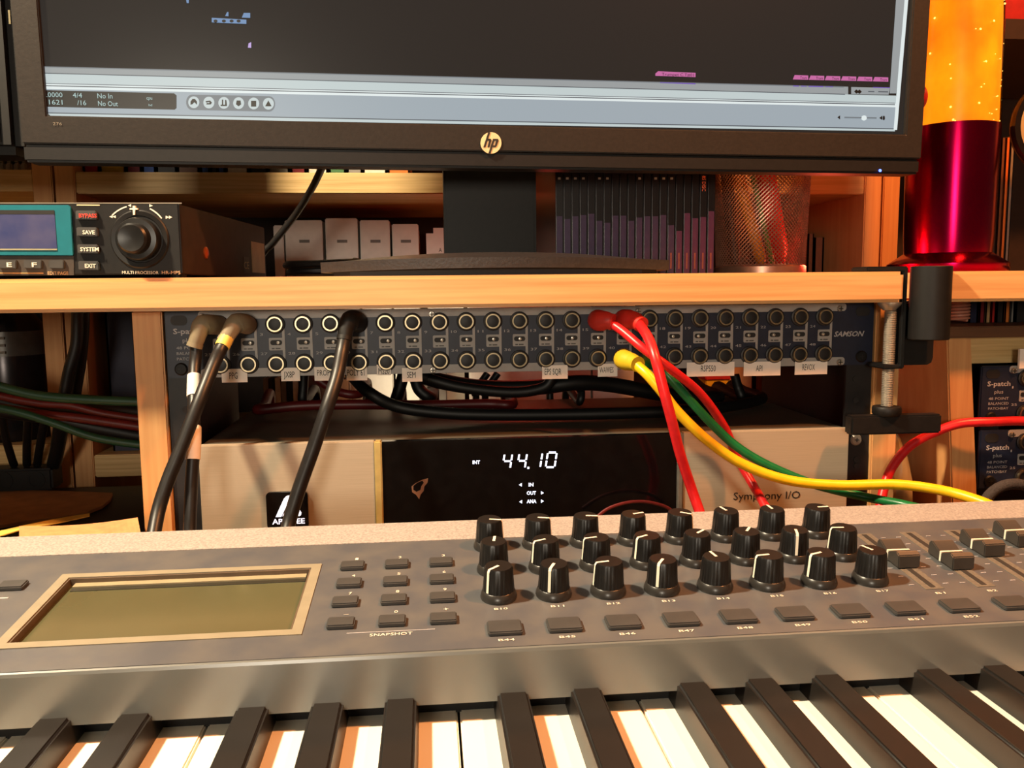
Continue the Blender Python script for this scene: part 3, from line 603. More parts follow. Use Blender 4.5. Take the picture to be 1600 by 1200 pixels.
# ------------------------------------------------------------------ effects unit (half rack) on the board
FXA = math.radians(-3.8); fo = PY(285, 432, -.025)
fxr = Vector((math.cos(FXA), math.sin(FXA), 0)); fxd = Vector((-math.sin(FXA), math.cos(FXA), 0)); fxn = -fxd
FT = PY(285, 316, -.025).z; FB = BT+.0022
fxu = thing('effects_unit', 'black half rack multi effects processor with teal framed display', 'effects unit', (fo.x-.10, -.02, BT))
def fp(a, b, c): return Vector((fo.x, -.025, 0))+fxr*a+fxd*b+Vector((0, 0, c))
def fbox(a0, a1, b0, b1, z0, z1): return MB().obox((fp((a0+a1)/2, (b0+b1)/2, (z0+z1)/2)), fxr, fxd, Z, a1-a0, b1-b0, z1-z0)
FW_ = .218
obj('case', fbox(-FW_+.001, -.0008, .004, .205, FB, FT-.0008), fxside, fxu, bevel=.0006)
front = obj('front_panel', fbox(-FW_, 0, 0, .0045, FB, FT), blackp, fxu, bevel=.0008)
for a in (-.19, -.006):
    for b in (.01, .19): obj('foot', MB().cyl(fp(a, b, BT), fp(a, b, FB+.0003), .005), blackm, fxu)
FXP = Plane(fp(0, 0, 0), fxn)
def fq(name, pts, m, t=.0006, parent=None, off=0, **k): return obj(name, MB().prism([FXP.at(x, y, off) for x, y in pts][::-1], fxn*t), m, parent or front, **k)
fq('top_edge', [(-200, 316.2), (284, 316.6), (284, 318.4), (-200, 318)], M('edge_highlight', (150, 140, 126), .35, .5), .0003)  # highlight along the top edge, painted as a pale strip
tl = fq('display_frame', [(-180, 320.5), (109, 320.8), (112.5, 325), (116.5, 398.5), (115.5, 399.5), (-180, 399)], teal, .0018, bevel=.0004)
ds = fq('display', [(-150, 328), (85, 328.5), (89.5, 388.5), (-150, 388.5)], lcdblue, .0003, tl, off=.0018)
fq('display_ledge', [(-150, 388.5), (89.5, 388.7), (89.5, 391), (-150, 390.8)], M('ledge_grey', (150, 146, 120), .5), .0005, tl, off=.0018)
fq('display_shade', [(-150, 328), (85, 328.5), (85.4, 335), (-150, 334.5)], ink, .0004, tl, off=.0018)  # shade under the frame's top edge, painted as a dark strip
stripb = fq('button_strip', [(-180, 400), (116, 400.3), (116, 430), (-180, 430)], M('strip_grey', (62, 54, 48), .5), .0005)
for x0, x1, s_ in ((-38, -12, ''), (1, 28.5, 'E'), (40, 68, 'F'), (80, 102.5, '')):
    b_ = fq('key', [(x0, 406.5), (x1, 406.8), (x1, 420), (x0, 419.6)], kbbtn, .0025, front, off=.0004, bevel=.0004)
    if s_: textp(s_, Plane(fp(0, 0, 0)+fxn*.0030, fxn), (x0+x1)/2-4, 417, (x0+x1)/2+4, 417, 7, white, b_, bold=True)
fq('print_rule', [(-60, 425.8), (68, 426.2), (68, 427.4), (-60, 427)], M('orange_print', (214, 160, 100), .5), .0002, front, off=.0005)
textp('EDIT/PAGE', Plane(fp(0, 0, 0)+fxn*.0006, fxn), 75, 429.3, 107, 429.6, 5.2, M('tan_print', (206, 166, 122), .5), front)
fq('print_rule', [(120, 319.5), (156, 319.8), (156, 321.6), (120, 321.3)], M('cream_print', (206, 186, 150), .5), .0003)
for y, s_, m in ((329.5, 'BYPASS', redtext), (355.5, 'SAVE', white), (382, 'SYSTEM', white), (408, 'EXIT', white)):
    x0 = 121+(y-330)*.05
    b_ = fq('key', [(x0, y), (x0+32, y+.3), (x0+33.5, y+14.5), (x0+1, y+14.2)], kbbtn, .003, front, bevel=.0005)
    wd = {'BYPASS': 28, 'SAVE': 19, 'SYSTEM': 29, 'EXIT': 17}[s_]
    textp(s_, Plane(fp(0, 0, 0)+fxn*.0032, fxn), x0+16.5-wd/2, y+10.3, x0+16.5+wd/2, y+10.5, 6.2, m, b_, bold=True)
kc = FXP.at(219, 374)
obj('jog_ring', MB().lathe([(.0178, 0), (.0178, .0006), (.0170, .0014), (.0144, .0009), (.0140, .0004), (0, .0004)], kc, fxn, 48, cap=False), blackp, fxu, smooth=True)
dial = obj('jog_dial', MB().lathe([(.0130, .0005), (.0130, .005), (.0122, .0066), (.0094, .007), (.0090, .0125), (.0078, .0138), (.0045, .0130), (0, .0128)], kc, fxn, 48, cap=False), knobm, fxu, smooth=True)
def arcpts(a0, a1, r, w, n=8):
    P = [(211+1+r*math.cos(math.radians(a0+(a1-a0)*k/n)), 372-r*1.0*math.sin(math.radians(a0+(a1-a0)*k/n))) for k in range(n+1)]
    Q = [(211+1+(r-w)*math.cos(math.radians(a0+(a1-a0)*k/n)), 372-(r-w)*math.sin(math.radians(a0+(a1-a0)*k/n))) for k in range(n+1)][::-1]
    return P+Q
cream = MATS['white_print']
fq('print_arc', arcpts(106, 136, 52, 2)[::-1], cream, .0002, front); fq('print_arc', arcpts(37, 64, 52, 2)[::-1], cream, .0002, front)
for pts in ([(200, 321), (205, 319), (205, 323.5)], [(239, 321.5), (233.5, 319), (233.5, 323.5)], [(171, 338.5), (176, 336.5), (176, 341)], [(176, 338.5), (181, 336.5), (181, 341)], [(264.5, 339.5), (259, 337), (259, 342)], [(269.5, 339.5), (264, 337), (264, 342)]): fq('print_arrow', pts, cream, .0002, front)
fq('pointer', [(209, 322), (213, 322), (213, 325.5), (216.5, 325.5), (216.5, 328), (213, 328), (212.5, 336), (209.8, 336), (209.2, 328), (204.5, 328), (204.5, 325.5), (209, 325.5)], cream, .0018, front)
textp('MULTI PROCESSOR', Plane(fp(0, 0, 0)+fxn*.0002, fxn), 191, 428, 248, 428.4, 4.6, white, front)
textp('HR-MP5', Plane(fp(0, 0, 0)+fxn*.0002, fxn), 253, 428.3, 282, 428.6, 5.0, M('peach_print', (224, 178, 136), .5), front)
FSP = Plane(fp(-.0008, 0, 0), fxr)
obj('side_bolt', MB().lathe([(.004, 0), (.004, .0008), (.0025, .0016), (0, .0017)], FSP.at(321, 395), fxr, 18), M('copper_bolt', (200, 110, 70), .35, .8), fxu, smooth=True)
def sidequad(name, x0, y0, x1, y1, m):
    a, b = FSP.at(x0, y0), FSP.at(x1, y1)
    return obj(name, MB().prism([Vector((a.x, a.y, a.z)), Vector((b.x, b.y, a.z)), Vector((b.x, b.y, b.z)), Vector((a.x, a.y, b.z))], fxr*.0003), m, fxu)
sidequad('rating_plate', 392, 377, 414, 427, goldm)
ce = sidequad('ce_mark_plate', 380, 401, 390, 427, M('plate_dark', (60, 48, 38), .5))
ca = FSP.at(381.5, 420, .0004); cb = FSP.at(389, 420, .0004); text3('CE', ca, cb, Z, .0055, goldm, ce, n=fxr)

# ------------------------------------------------------------------ disc cases on the board
spm = [M('case_purple', (84, 66, 100), .3, var=.15, coat=.3), M('case_violet', (104, 60, 96), .3, var=.1, coat=.3)]  # second tone puts the red light into the spines nearest the cup
cased = M('case_dark', (26, 20, 24), .3, coat=.3)
casel = M('case_emblem', (170, 96, 84), .4)
CYF = .070
ncase = 20
for i in range(ncase):
    px = 874.3+12.42*i
    x = PY(px, 400, CYF).x; hw_ = .0029
    yb = [338, 342, 338, 336, 334, 345, 348, 337, 337, 345, 340, 338, 338, 336, 352, 361, 333, 341, 339, 330][i]
    zb = PY(px, yb, CYF).z; ztop = BT+.142
    ordn = ('first', 'second', 'third', 'fourth', 'fifth', 'sixth', 'seventh', 'eighth', 'ninth', 'tenth')
    lab = 'slim dark disc case marked DISC, second from the mesh pencil cup' if i == 18 else ('slim dark disc case with violet spine, %s from the monitor neck' % ordn[i] if i < 10 else 'slim dark disc case with violet spine, %s from the mesh pencil cup' % ordn[19-i])
    c = thing('disc_case', lab, 'disc case', (x, CYF, BT), 'disc cases behind the monitor stand')
    obj('case', MB().box((x-hw_, CYF, BT), (x+hw_, CYF+.125, ztop)), cased, c, bevel=.0005)
    s_ = obj('spine_band', MB().box((x-hw_+.0007, CYF-.0003, BT+.001), (x+hw_-.0007, CYF, zb)), spm[0 if i < 15 else 1], c)
    if i >= 14: obj('emblem', MB().box((x-.0006, CYF-.0005, PY(px, 420, CYF).z), (x+.0006, CYF-.0003, PY(px, 395, CYF).z)), casel, s_)
    if i == 18:
        zt = PY(px, 276, CYF).z; z0_ = PY(px, 299, CYF).z
        text3('8S DISC', (x-.0014, CYF-.0004, zt+.0005), (x-.0014, CYF-.0004, z0_), X, .0028, M('spine_red', (255, 120, 84), .5), c, n=Vector((0, -1, 0)))
    elif i in (0, 1, 2, 3, 5, 6, 10, 12, 13, 14):
        zz = PY(px, 278, CYF).z; obj('print_mark', MB().box((x-.0010, CYF-.0003, zz-.0012), (x+.0010, CYF, zz+.0004)), dimtext, c)

# ------------------------------------------------------------------ mesh pencil cup
cupc = PY(1187, 424, .118); cupc.z = BT
cr0 = .0355; cr1 = .0388; ch = .100
cup = thing('pencil_cup', 'copper toned wire mesh pencil cup beside the disc cases', 'pencil cup', cupc)
wire = M('mesh_wire', (196, 150, 128), .35, .7, var=.1)
mb = MB(); NH = 70; RW = 27
for dr in (-1, 1):
    for k in range(NH):
        pth = []
        for j in range(RW+1):
            v = j/RW; a = 2*math.pi*(k+dr*j)/NH; r_ = cr0+(cr1-cr0)*v
            pth.append(cupc+Vector((r_*math.cos(a), r_*math.sin(a), .008+v*(ch-.010))))
        mb.tube(pth, .00044, 3)
obj('mesh_wall', mb, wire, cup)
obj('base_ring', MB().lathe([(0, 0), (cr0+.0004, 0), (cr0+.0012, .001), (cr0+.0012, .0068), (cr0-.0005, .0085), (cr0-.001, .002), (0, .002)], cupc, seg=48, cap=False), wire, cup, smooth=True)
obj('rim', MB().lathe([(cr1-.001, ch-.003), (cr1+.0012, ch-.003), (cr1+.0012, ch), (cr1-.001, ch), (cr1-.001, ch-.003)], cupc, seg=48, cap=False), wire, cup, smooth=True)
def pen(name, label, cat, b, t, r, m, tip=None):
    b, t = cupc+Vector(b), cupc+Vector(t); d_ = (t-b).normalized(); L = (t-b).length
    o = thing(name, label, cat, b)
    obj('barrel', MB().lathe([(r*.25, 0), (r, r*2.4), (r, L)], b, d_, 12), m, o, smooth=True)
    obj('end_cap', MB().lathe([(r*1.05, L-.012), (r*1.05, L), (0, L+.001)], b, d_, 12, cap=False), tip or m, o, smooth=True)
def pp(x, y, dy): return PY(x, y, cupc.y+dy)-cupc
def fl(x, y, dy): v = pp(x, y, dy); v.z = .0042; return v
pen('pencil', 'yellow pencil leaning in the mesh cup', 'pencil', fl(1193, 424, -.014), pp(1146, 250, -.010), .0048, M('pencil_yellow', (236, 150, 20), .4), cdred)
pen('pencil', 'thin green pencil in the mesh cup', 'pencil', fl(1209, 424, -.018), pp(1168, 240, -.020), .0022, M('pencil_green', (84, 136, 50), .4))
pen('marker', 'thick red marker in the mesh cup', 'marker', fl(1222, 424, .012), pp(1190, 235, -.004), .0080, M('marker_red', (236, 36, 26), .4))
pen('pen', 'dark brown pen leaning in the mesh cup', 'pen', fl(1150, 424, -.008), pp(1132, 240, .012), .005, M('pen_brown', (70, 36, 22), .5))
pen('pencil', 'orange pencil beside the red marker in the mesh cup', 'pencil', fl(1202, 424, .024), pp(1207, 240, .020), .0035, M('pencil_orange', (220, 110, 60), .45))

# ------------------------------------------------------------------ glowing lamp on the second board
LY = .125; lx = PY(1479, 412, LY); lc = Vector((lx.x, LY, .2770))
gl = thing('glitter_lamp', 'lit glitter lamp with orange liquid and magenta metal base', 'lamp', lc)
mag = M('magenta_metal', (160, 8, 56), .22, 1, var=.1, scale=20)
obj('foot', MB().lathe([(0, 0), (.0465, 0), (.0475, .002), (.0475, .0085), (.0455, .010), (.0345, .0175), (0, .0175)], lc, seg=64, cap=False), mag, gl, smooth=True)
gz = PY(1490, 187, LY-.036).z-lc.z
obj('body', MB().lathe([(0, .0175), (.0342, .0175), (.0350, .032), (.0360, gz-.002), (.0360, gz), (.0330, gz)], lc, seg=64, cap=False), mag, gl, smooth=True)
liq = M('lamp_liquid', (255, 96, 6), .3, emit=1.12, rgb2=(255, 166, 18), scale=14, lo=.3, hi=.75)
GHT = gz+.175
obj('liquid', MB().lathe([(0, gz-.003), (.0338, gz-.003), (.0333, gz+.05), (.0322, gz+.10), (.026, GHT-.004), (0, GHT-.004)], lc, seg=64, cap=False), liq, gl, smooth=True)
gm = bpy.data.materials.new('lamp_glass'); gm.use_nodes = True; nt = gm.node_tree; nt.nodes.clear()
o_ = nt.nodes.new('ShaderNodeOutputMaterial'); mx = nt.nodes.new('ShaderNodeMixShader'); t_ = nt.nodes.new('ShaderNodeBsdfTransparent'); g_ = nt.nodes.new('ShaderNodeBsdfGlossy'); fr = nt.nodes.new('ShaderNodeFresnel'); nz = nt.nodes.new('ShaderNodeTexNoise')
g_.inputs['Roughness'].default_value = .08; fr.inputs[0].default_value = 1.35; nz.inputs['Scale'].default_value = 20
crg = nt.nodes.new('ShaderNodeValToRGB'); crg.color_ramp.elements[0].color = (.95, .9, .8, 1); crg.color_ramp.elements[1].color = (1, 1, .95, 1)
nt.links.new(nz.outputs[0], crg.inputs[0]); nt.links.new(crg.outputs[0], t_.inputs[0])
nt.links.new(fr.outputs[0], mx.inputs[0]); nt.links.new(t_.outputs[0], mx.inputs[1]); nt.links.new(g_.outputs[0], mx.inputs[2]); nt.links.new(mx.outputs[0], o_.inputs[0])
obj('glass', MB().lathe([(.0356, gz), (.0350, gz+.05), (.0339, gz+.10), (.0275, GHT), (0, GHT)], lc, seg=64, cap=False), gm, gl, smooth=True)
mb = MB(); rg = random.Random(3)
for k in range(46):
    a = rg.uniform(-2.9, -.25); h = gz+rg.random()**1.6*.12; r_ = .0342; s_ = rg.choice((.0004, .0005, .0006, .0009))
    p = lc+Vector((r_*math.cos(a), r_*math.sin(a), h)); mb.lathe([(0, -s_), (s_, 0), (0, s_)], p, (math.cos(a), math.sin(a), .2), 6, cap=False)
tag(obj('glitter', mb, M('glitter', (255, 236, 130), .3, emit=2.2, ecol=(255, 226, 110)), gl), kind='stuff')
obj('cap', MB().lathe([(.0282, GHT-.004), (.029, GHT), (.020, GHT+.045), (.018, GHT+.047), (0, GHT+.047)], lc, seg=48, cap=False), mag, gl, smooth=True)

# ------------------------------------------------------------------ keyboard
SL = .1
KY0, KZ0 = -.267, .1353
kn = Vector((0, -SL, 1)).normalized(); ky = Vector((0, 1, SL)).normalized()
KP = Plane((0, KY0, KZ0), kn)
KX0, KX1 = -.62, .72
KYB, KYS = -.135, -.1625
kb = thing('keyboard', 'grey controller keyboard with knobs, faders, small display and black and white keys', 'keyboard', (0, -.25, DESK))
def kz(y): return KZ0+SL*(y-KY0)
KBOT = DESK+.006
obj('body', MB().prism([(KX0, KYS, kz(KYS)-.0002), (KX0, KYS, KBOT), (KX0, KY0-.165, KBOT), (KX0, KY0-.165, KBOT+.035), (KX0, KY0+.012, KBOT+.035), (KX0, KY0+.012, kz(KY0+.012)-.004), (KX0, KYS-.004, kz(KYS)-.004)], (KX1-KX0, 0, 0)), kbpanel, kb)
obj('back_strip', MB().prism([(KX0, KYS+.0003, KBOT), (KX0, KYS+.0003, kz(KYS)), (KX0, KYB-.002, kz(KYB-.002)+.0003), (KX0, KYB, kz(KYB)-.0018), (KX0, KYB, KBOT)], (KX1-KX0, 0, 0)), kbstrip, kb, bevel=.0006)
dyb, dyf = KP.at(300, 890).y, KP.at(300, 1000.5).y
dx1 = (KP.at(504, 881).x+KP.at(471, 990).x)/2; dx0 = (KP.at(100, 897).x+KP.at(-14, 1012).x)/2
bw = .0042; bwb = .0040
hx0, hx1, hy0, hy1 = dx0+bw, dx1-bw, dyf+bw, dyb-bwb
def slab(x0, x1, y0, y1): return [(x0, y0, kz(y0)), (x1, y0, kz(y0)), (x1, y1, kz(y1)), (x0, y1, kz(y1))]
pm = MB()
for r4 in ((KX0, hx0, KY0+.001, KYS), (hx1, KX1, KY0+.001, KYS), (hx0, hx1, KY0+.001, hy0), (hx0, hx1, hy1, KYS)): pm.prism(slab(*r4), (0, 0, -.0038))
obj('panel', pm, kbpanel, kb)
obj('fallboard', MB().prism([(KX0, KY0+.0012, kz(KY0)-.0001), (KX0, KY0+.0003, KZ0-.0006), (KX0, KY0, KZ0-.0018), (KX0, KY0-.0006, .1150), (KX0, KY0+.004, .1140), (KX0, KY0+.008, .1150), (KX0, KY0+.008, KZ0-.004), (KX0, KY0+.0012, KZ0-.003)], (KX1-KX0, 0, 0)), kbfall, kb)
for a, b in ((KX0-.02, KX0), (KX1, KX1+.02)):
    obj('end_cheek', MB().prism([(a, KYB, KBOT), (a, KYB, kz(KYB)), (a, KY0, KZ0+.0005), (a, KY0-.14, .118), (a, KY0-.168, .10), (a, KY0-.168, KBOT)], (b-a, 0, 0)), kbpanel, kb, bevel=.002)
for x in (KX0+.06, KX1-.06):
    for y in (-.38, -.16): obj('foot', MB().cyl((x, y, DESK), (x, y, KBOT), .012), blackm, kb)
# keys
WP = .0235; C0X = -.2126-.0146                       # left edge of a C key
WT = .1075
wkm = mesh('white_key', MB().box((-WP/2+.0005, -.150, -.020), (WP/2-.0005, .010, 0)), keyw, bevel=.0006)
bkm = mesh('black_key', MB().prism([(-.0067, 0, 0), (.0067, 0, 0), (.0057, 0, .0115), (-.0057, 0, .0115)], (0, .105, 0)).xf(Matrix.Translation((0, -.095, 0))), keyb, bevel=.0011, seg=3)
k0, k1 = -16, 39
for i in range(k0, k1):
    x = C0X+WP*(i+.5)
    if KX0 < x-WP/2 and x+WP/2 < KX1: inst('white_key', wkm, kb, (x, KY0, WT))
boff = {0: -.2126+.0056, 1: -.1847+.0056, 3: -.1436+.0056, 4: -.1166+.0056, 5: -.0899+.0056}
for o_i in range(-3, 6):
    for k, bx in boff.items():
        x = bx+.1645*o_i
        if KX0+.01 < x < KX1-.01: inst('black_key', bkm, kb, (x, KY0+.001, WT-.001))
obj('key_felt', MB().box((KX0, KY0+.0085, WT-.001), (KX1, KY0+.0115, .118)), dark, kb)
# knobs
PIT_ = .0234; COLX = -.0441
def kpt(x, y, h=0): return Vector((x, y, kz(y)))+kn*h
K_ = Matrix((X, ky, kn)).transposed()
def kmesh(name, mb, m, **k): return mesh(name, mb, m, **k)
NRB = 18
prof_c = [(.0076, 0), (.0078, .0008), (.0076, .0018), (.0069, .0036), (.0066, .0038)]
collar = mesh('knob_collar', MB().lathe(prof_c, seg=36), collarm, smooth=True)
capmb = MB(); P = []
for j, (r_, h) in enumerate(((.0067, .0036), (.0065, .0065), (.0060, .0134), (.0055, .0143))):
    for k in range(NRB*4):
        a = 2*math.pi*k/(NRB*4); rr_ = r_*(1-(.035 if (k % 4 == 0 and j < 3) else 0)); P.append((rr_*math.cos(a), rr_*math.sin(a), h))
nn = NRB*4; Fs = [(j*nn+k, j*nn+(k+1) % nn, (j+1)*nn+(k+1) % nn, (j+1)*nn+k) for j in range(3) for k in range(nn)]+[tuple(3*nn+k for k in range(nn))]
capmb.add(P, Fs)
capme = mesh('knob_cap', capmb, knobm, smooth=True)
ptr = MB().add([(0, -.0006, .01436), (.0056, -.0006, .01436), (.0056, .0006, .01436), (0, .0006, .01436), (.00625, -.0006, .0133), (.00625, .0006, .0133), (.0069, -.0006, .0042), (.0069, .0006, .0042),],
               [(0, 1, 2, 3), (1, 4, 5, 2), (4, 6, 7, 5)])
ptrme = mesh('pointer', ptr, white)
angs = [[222, 245, 190, 237, 100, 187, 200, 115], [80, 203, 190, 207, 40, 55, 255, 178], [345, 344, 350, 15, 328, 105, 95, 5]]
kq = K_.to_4x4().to_quaternion()
dust = M('dust', (128, 112, 92), .9, var=.3, scale=900)
for r_i, yy in enumerate((-.2257, -.1995, -.1728)):
    for c in range(8):
        p = kpt(COLX-.0010+PIT_*c+.0010, yy)
        kn_o = inst('knob', collar, kb, p, kq.to_euler())
        rz = (kq @ Matrix.Rotation(math.radians(angs[r_i][c]), 4, 'Z').to_quaternion())
        cap = bpy.data.objects.new('knob_cap', capme); COL.objects.link(cap); cap.parent = kn_o; cap.rotation_euler = (0, 0, math.radians(angs[r_i][c]))
        pt = bpy.data.objects.new('pointer', ptrme); COL.objects.link(pt); pt.parent = kn_o; pt.rotation_euler = (0, 0, math.radians(angs[r_i][c]))
# pads under the knobs
padm = mesh('pad', MB().prism([(x, z, 0) for x, z in rrect(.0136, .0098, .0012)], (0, 0, .0019)), kbbtn, bevel=.0005)
PADY = -.2535
for c in range(-0, 12): inst('button', padm, kb, kpt(COLX+PIT_*c, PADY), kq.to_euler())
def ktext(s_, x, y, w, h, m=white): return text3(s_, kpt(x-w/2, y, .0001), kpt(x+w/2, y, .0001), ky, h, m, kb, n=kn)
for c in range(9): ktext('B%d' % (44+c), COLX+PIT_*c, -.2622, .0062, .0016)
for c in range(8): ktext('B%d' % (10+c), COLX+PIT_*c, -.2372, .0055, .0016)
# faders
KSL = mesh('fader_slot', MB().box((-.0042, -.031, -.0002), (.0042, .031, .00025)), M('slot_grey', (104, 98, 88), .6, var=.15, scale=600))
KSG = mesh('fader_groove', MB().box((-.0012, -.0295, .0002), (.0012, .0295, .0004)), M('groove_dark', (46, 44, 42), .6))
capP = [(-.0098, 0), (-.0094, .0060), (-.0072, .0072), (-.0012, .0046), (.0004, .0046), (.0012, .0046), (.0072, .0072), (.0094, .0060), (.0098, 0)]
FCM = mesh('fader_cap', MB().prism([(-.0052, y, z+.0006) for y, z in capP], (.0104, 0, 0)), M('fader_grey', (58, 54, 50), .45, var=.1), bevel=.0004)
FLN = mesh('fader_line', MB().box((-.00525, -.0006, .0008), (.00525, .0006, .0055)), white)
for j, cy_ in enumerate((-.207, -.211, -.199, -.190, -.205, -.20)):
    x = COLX+PIT_*(8+j)
    s_ = inst('fader_slot', KSL, kb, kpt(x, -.206), kq.to_euler())
    g2 = bpy.data.objects.new('groove', KSG); COL.objects.link(g2); g2.parent = s_
    f_ = inst('fader', FCM, kb, kpt(x, cy_), kq.to_euler())
    l2 = bpy.data.objects.new('fader_line', FLN); COL.objects.link(l2); l2.parent = f_
    if j < 2: ktext('B%d' % (1+j), x, -.2415, .0042, .0016)
    for q_ in range(7):
        for sx in (-.0078, .0078): obj('scale_mark', MB().obox(kpt(x+sx, -.232+q_*.0085, .00015), X, ky, kn, .0024, .0005, .0002), dimtext, kb)
# small buttons (number pad)
nbm = mesh('key_button', MB().prism([(x, z, 0) for x, z in rrect(.0108, .0074, .0008)], (0, 0, .0020)), kbbtn, bevel=.0005)
pos = {'1': (551, 881), '2': (621, 877), '3': (690, 874), '4': (546, 909), '5': (618, 903), '6': (690, 900), '7': (539, 938), '8': (614, 932), '9': (691, 928), '-': (531, 971), '0': (613, 965), '+': (692, 961)}
rowsY = {}; 
for grp in ('123', '456', '789', '-0+'):
    y_ = sum(KP.at(*pos[g], .002).y for g in grp)/3
    for j, g in enumerate(grp): rowsY[g] = y_
colX = [sum(KP.at(*pos[g], .002).x for g in grp)/4 for grp in ('147-', '2580', '369+')]
for g in pos:
    j = ['147-', '2580', '369+'].index(next(s for s in ('147-', '2580', '369+') if g in s))
    inst('button', nbm, kb, kpt(colX[j], rowsY[g]), kq.to_euler())
    ktext(g, colX[j]+.0012, rowsY[g]+.0078, .0014 if g not in '-+' else .002, .0022 if g != '-' else .0006)
ya = KP.at(611, 993).y; ktext('SNAPSHOT', KP.at(611, 993).x, ya-.0003, .0163, .0020)
obj('print_line', MB().obox(kpt(KP.at(611, 986).x, ya+.0031, .0001), X, ky, kn, .034, .0004, .0002), dimtext, kb)
# display
def kbx(x0, x1, y0, y1, h0, h1): return MB().obox(kpt((x0+x1)/2, (y0+y1)/2, (h0+h1)/2), X, ky, kn, x1-x0, (y1-y0)*math.sqrt(1+SL*SL), h1-h0)
dsp = obj('display', kbx(hx0, hx1, hy0, hy1, -.0037, -.0030), lcd, kb)
def kring(x0, x1, y0, y1, i0, i1, j0, j1, h0, h1):
    P = []
    for h in (h1, h0): P += [kpt(x0, y0, h), kpt(x1, y0, h), kpt(x1, y1, h), kpt(x0, y1, h), kpt(i0, j0, h), kpt(i1, j0, h), kpt(i1, j1, h), kpt(i0, j1, h)]
    fs = []
    for i in range(4):
        j = (i+1) % 4; fs += [(i, j, 4+j, 4+i), (8+i, 12+i, 12+j, 8+j), (i, 8+i, 8+j, j), (4+i, 4+j, 12+j, 12+i)]
    return MB().add(P, fs)
obj('display_frame', kring(dx0, dx1, dyf, dyb, hx0, hx1, hy0, hy1, 0, .0004), lcdframe, dsp)
obj('display_recess', kring(hx0, hx1, hy0, hy1, hx0+.0008, hx1-.0008, hy0+.0008, hy1-.0008, -.0034, -.0001), lcdwall, dsp)
obj('display_ledge', kbx(hx0+.003, hx1-.002, hy1-.0046, hy1-.0009, -.0031, -.0020), M('lcd_ledge', (150, 140, 112), .5), dsp)
obj('display_shade', kbx(hx0+.003, hx1-.002, hy1-.0074, hy1-.0046, -.0031, -.0027), M('lcd_dark_edge', (44, 42, 32), .4), dsp)  # shade in front of the ledge, painted as a dark strip
# print at the far left
p = KP.at(20, 918); inst('button', nbm, kb, kpt(p.x, p.y), kq.to_euler()); p = KP.at(4, 935); obj('print_line', MB().obox(kpt(p.x-.002, p.y, .0001), X, ky, kn, .0085, .0011, .0002), dimtext, kb)


# ------------------------------------------------------------------ things in the bookcases
def book(name, label, x0, x1, y0, dep, z0, z1, m, cat='book', group=None):
    z0 = z0+.0002
    b = thing(name, label, cat, ((x0+x1)/2, y0, z0), group); t = min(.0018, (x1-x0)*.2)
    obj('cover', MB().box((x0, y0, z0), (x0+t, y0+dep, z1)).box((x1-t, y0, z0), (x1, y0+dep, z1)).box((x0, y0, z0), (x1, y0+t, z1)), m, b)
    obj('pages', MB().box((x0+t, y0+t, z0+.002), (x1-t, y0+dep-.002, z1-.003)), paper, b)
    return b
cols = {'red': (170, 26, 22), 'yellow': (206, 170, 30), 'blue': (30, 74, 150), 'black': (28, 24, 24), 'grey': (130, 126, 120), 'white': (214, 206, 190), 'brown': (110, 70, 44), 'green': (60, 104, 62), 'orange': (206, 112, 44), 'navy': (22, 24, 52), 'tan': (176, 136, 92), 'crimson': (120, 20, 28)}
CM = {k: M('cover_'+k, v, .5, var=.1) for k, v in cols.items()}
row = [(130, 155, 'red', 'red book at the end of the upper shelf row beside the upright'), (156, 196, 'yellow', 'yellow book between two red books on the upper shelf'), (197, 221, 'crimson', 'crimson book between a yellow and a blue book on the upper shelf'), (222, 243, 'blue', 'blue book beside the crimson book on the upper shelf'),
       (244, 276, 'black', 'black book between two blue books on the upper shelf'), (277, 311, 'brown', 'brown book beside a black book on the upper shelf'), (313, 328, 'blue', 'thin blue book beside the brown book on the upper shelf'), (330, 339, 'black', 'thin black book between thin blue books on the upper shelf'), (340, 351, 'blue', 'thin blue book beside a white book on the upper shelf'),
       (353, 388, 'white', 'white book beside a thin blue book on the upper shelf'), (390, 418, 'black', 'black book between white and grey books on the upper shelf'), (419, 452, 'grey', 'grey book beside a black book on the upper shelf'), (454, 478, 'crimson', 'crimson book beside a grey book on the upper shelf'), (480, 512, 'white', 'white book between crimson and green books on the upper shelf'),
       (514, 540, 'green', 'green book on the upper shelf'), (542, 566, 'grey', 'grey book between green and white books on the upper shelf'), (567, 604, 'white', 'white book beside the orange book on the upper shelf'), (606, 640, 'orange', 'orange book on the upper shelf behind the monitor')]
for x0, x1, c, lab in row:
    a, b = PY(x0, 262, .30).x, PY(x1, 262, .30).x
    book('book', lab, a, b, .30, .16, SH1, SH1+.17+.03*random.random(), CM[c], group='books on the upper shelf')
LOB, LO1 = LO1, LO1+.0002
boxw = M('box_white', (240, 236, 228), .55, var=.03)
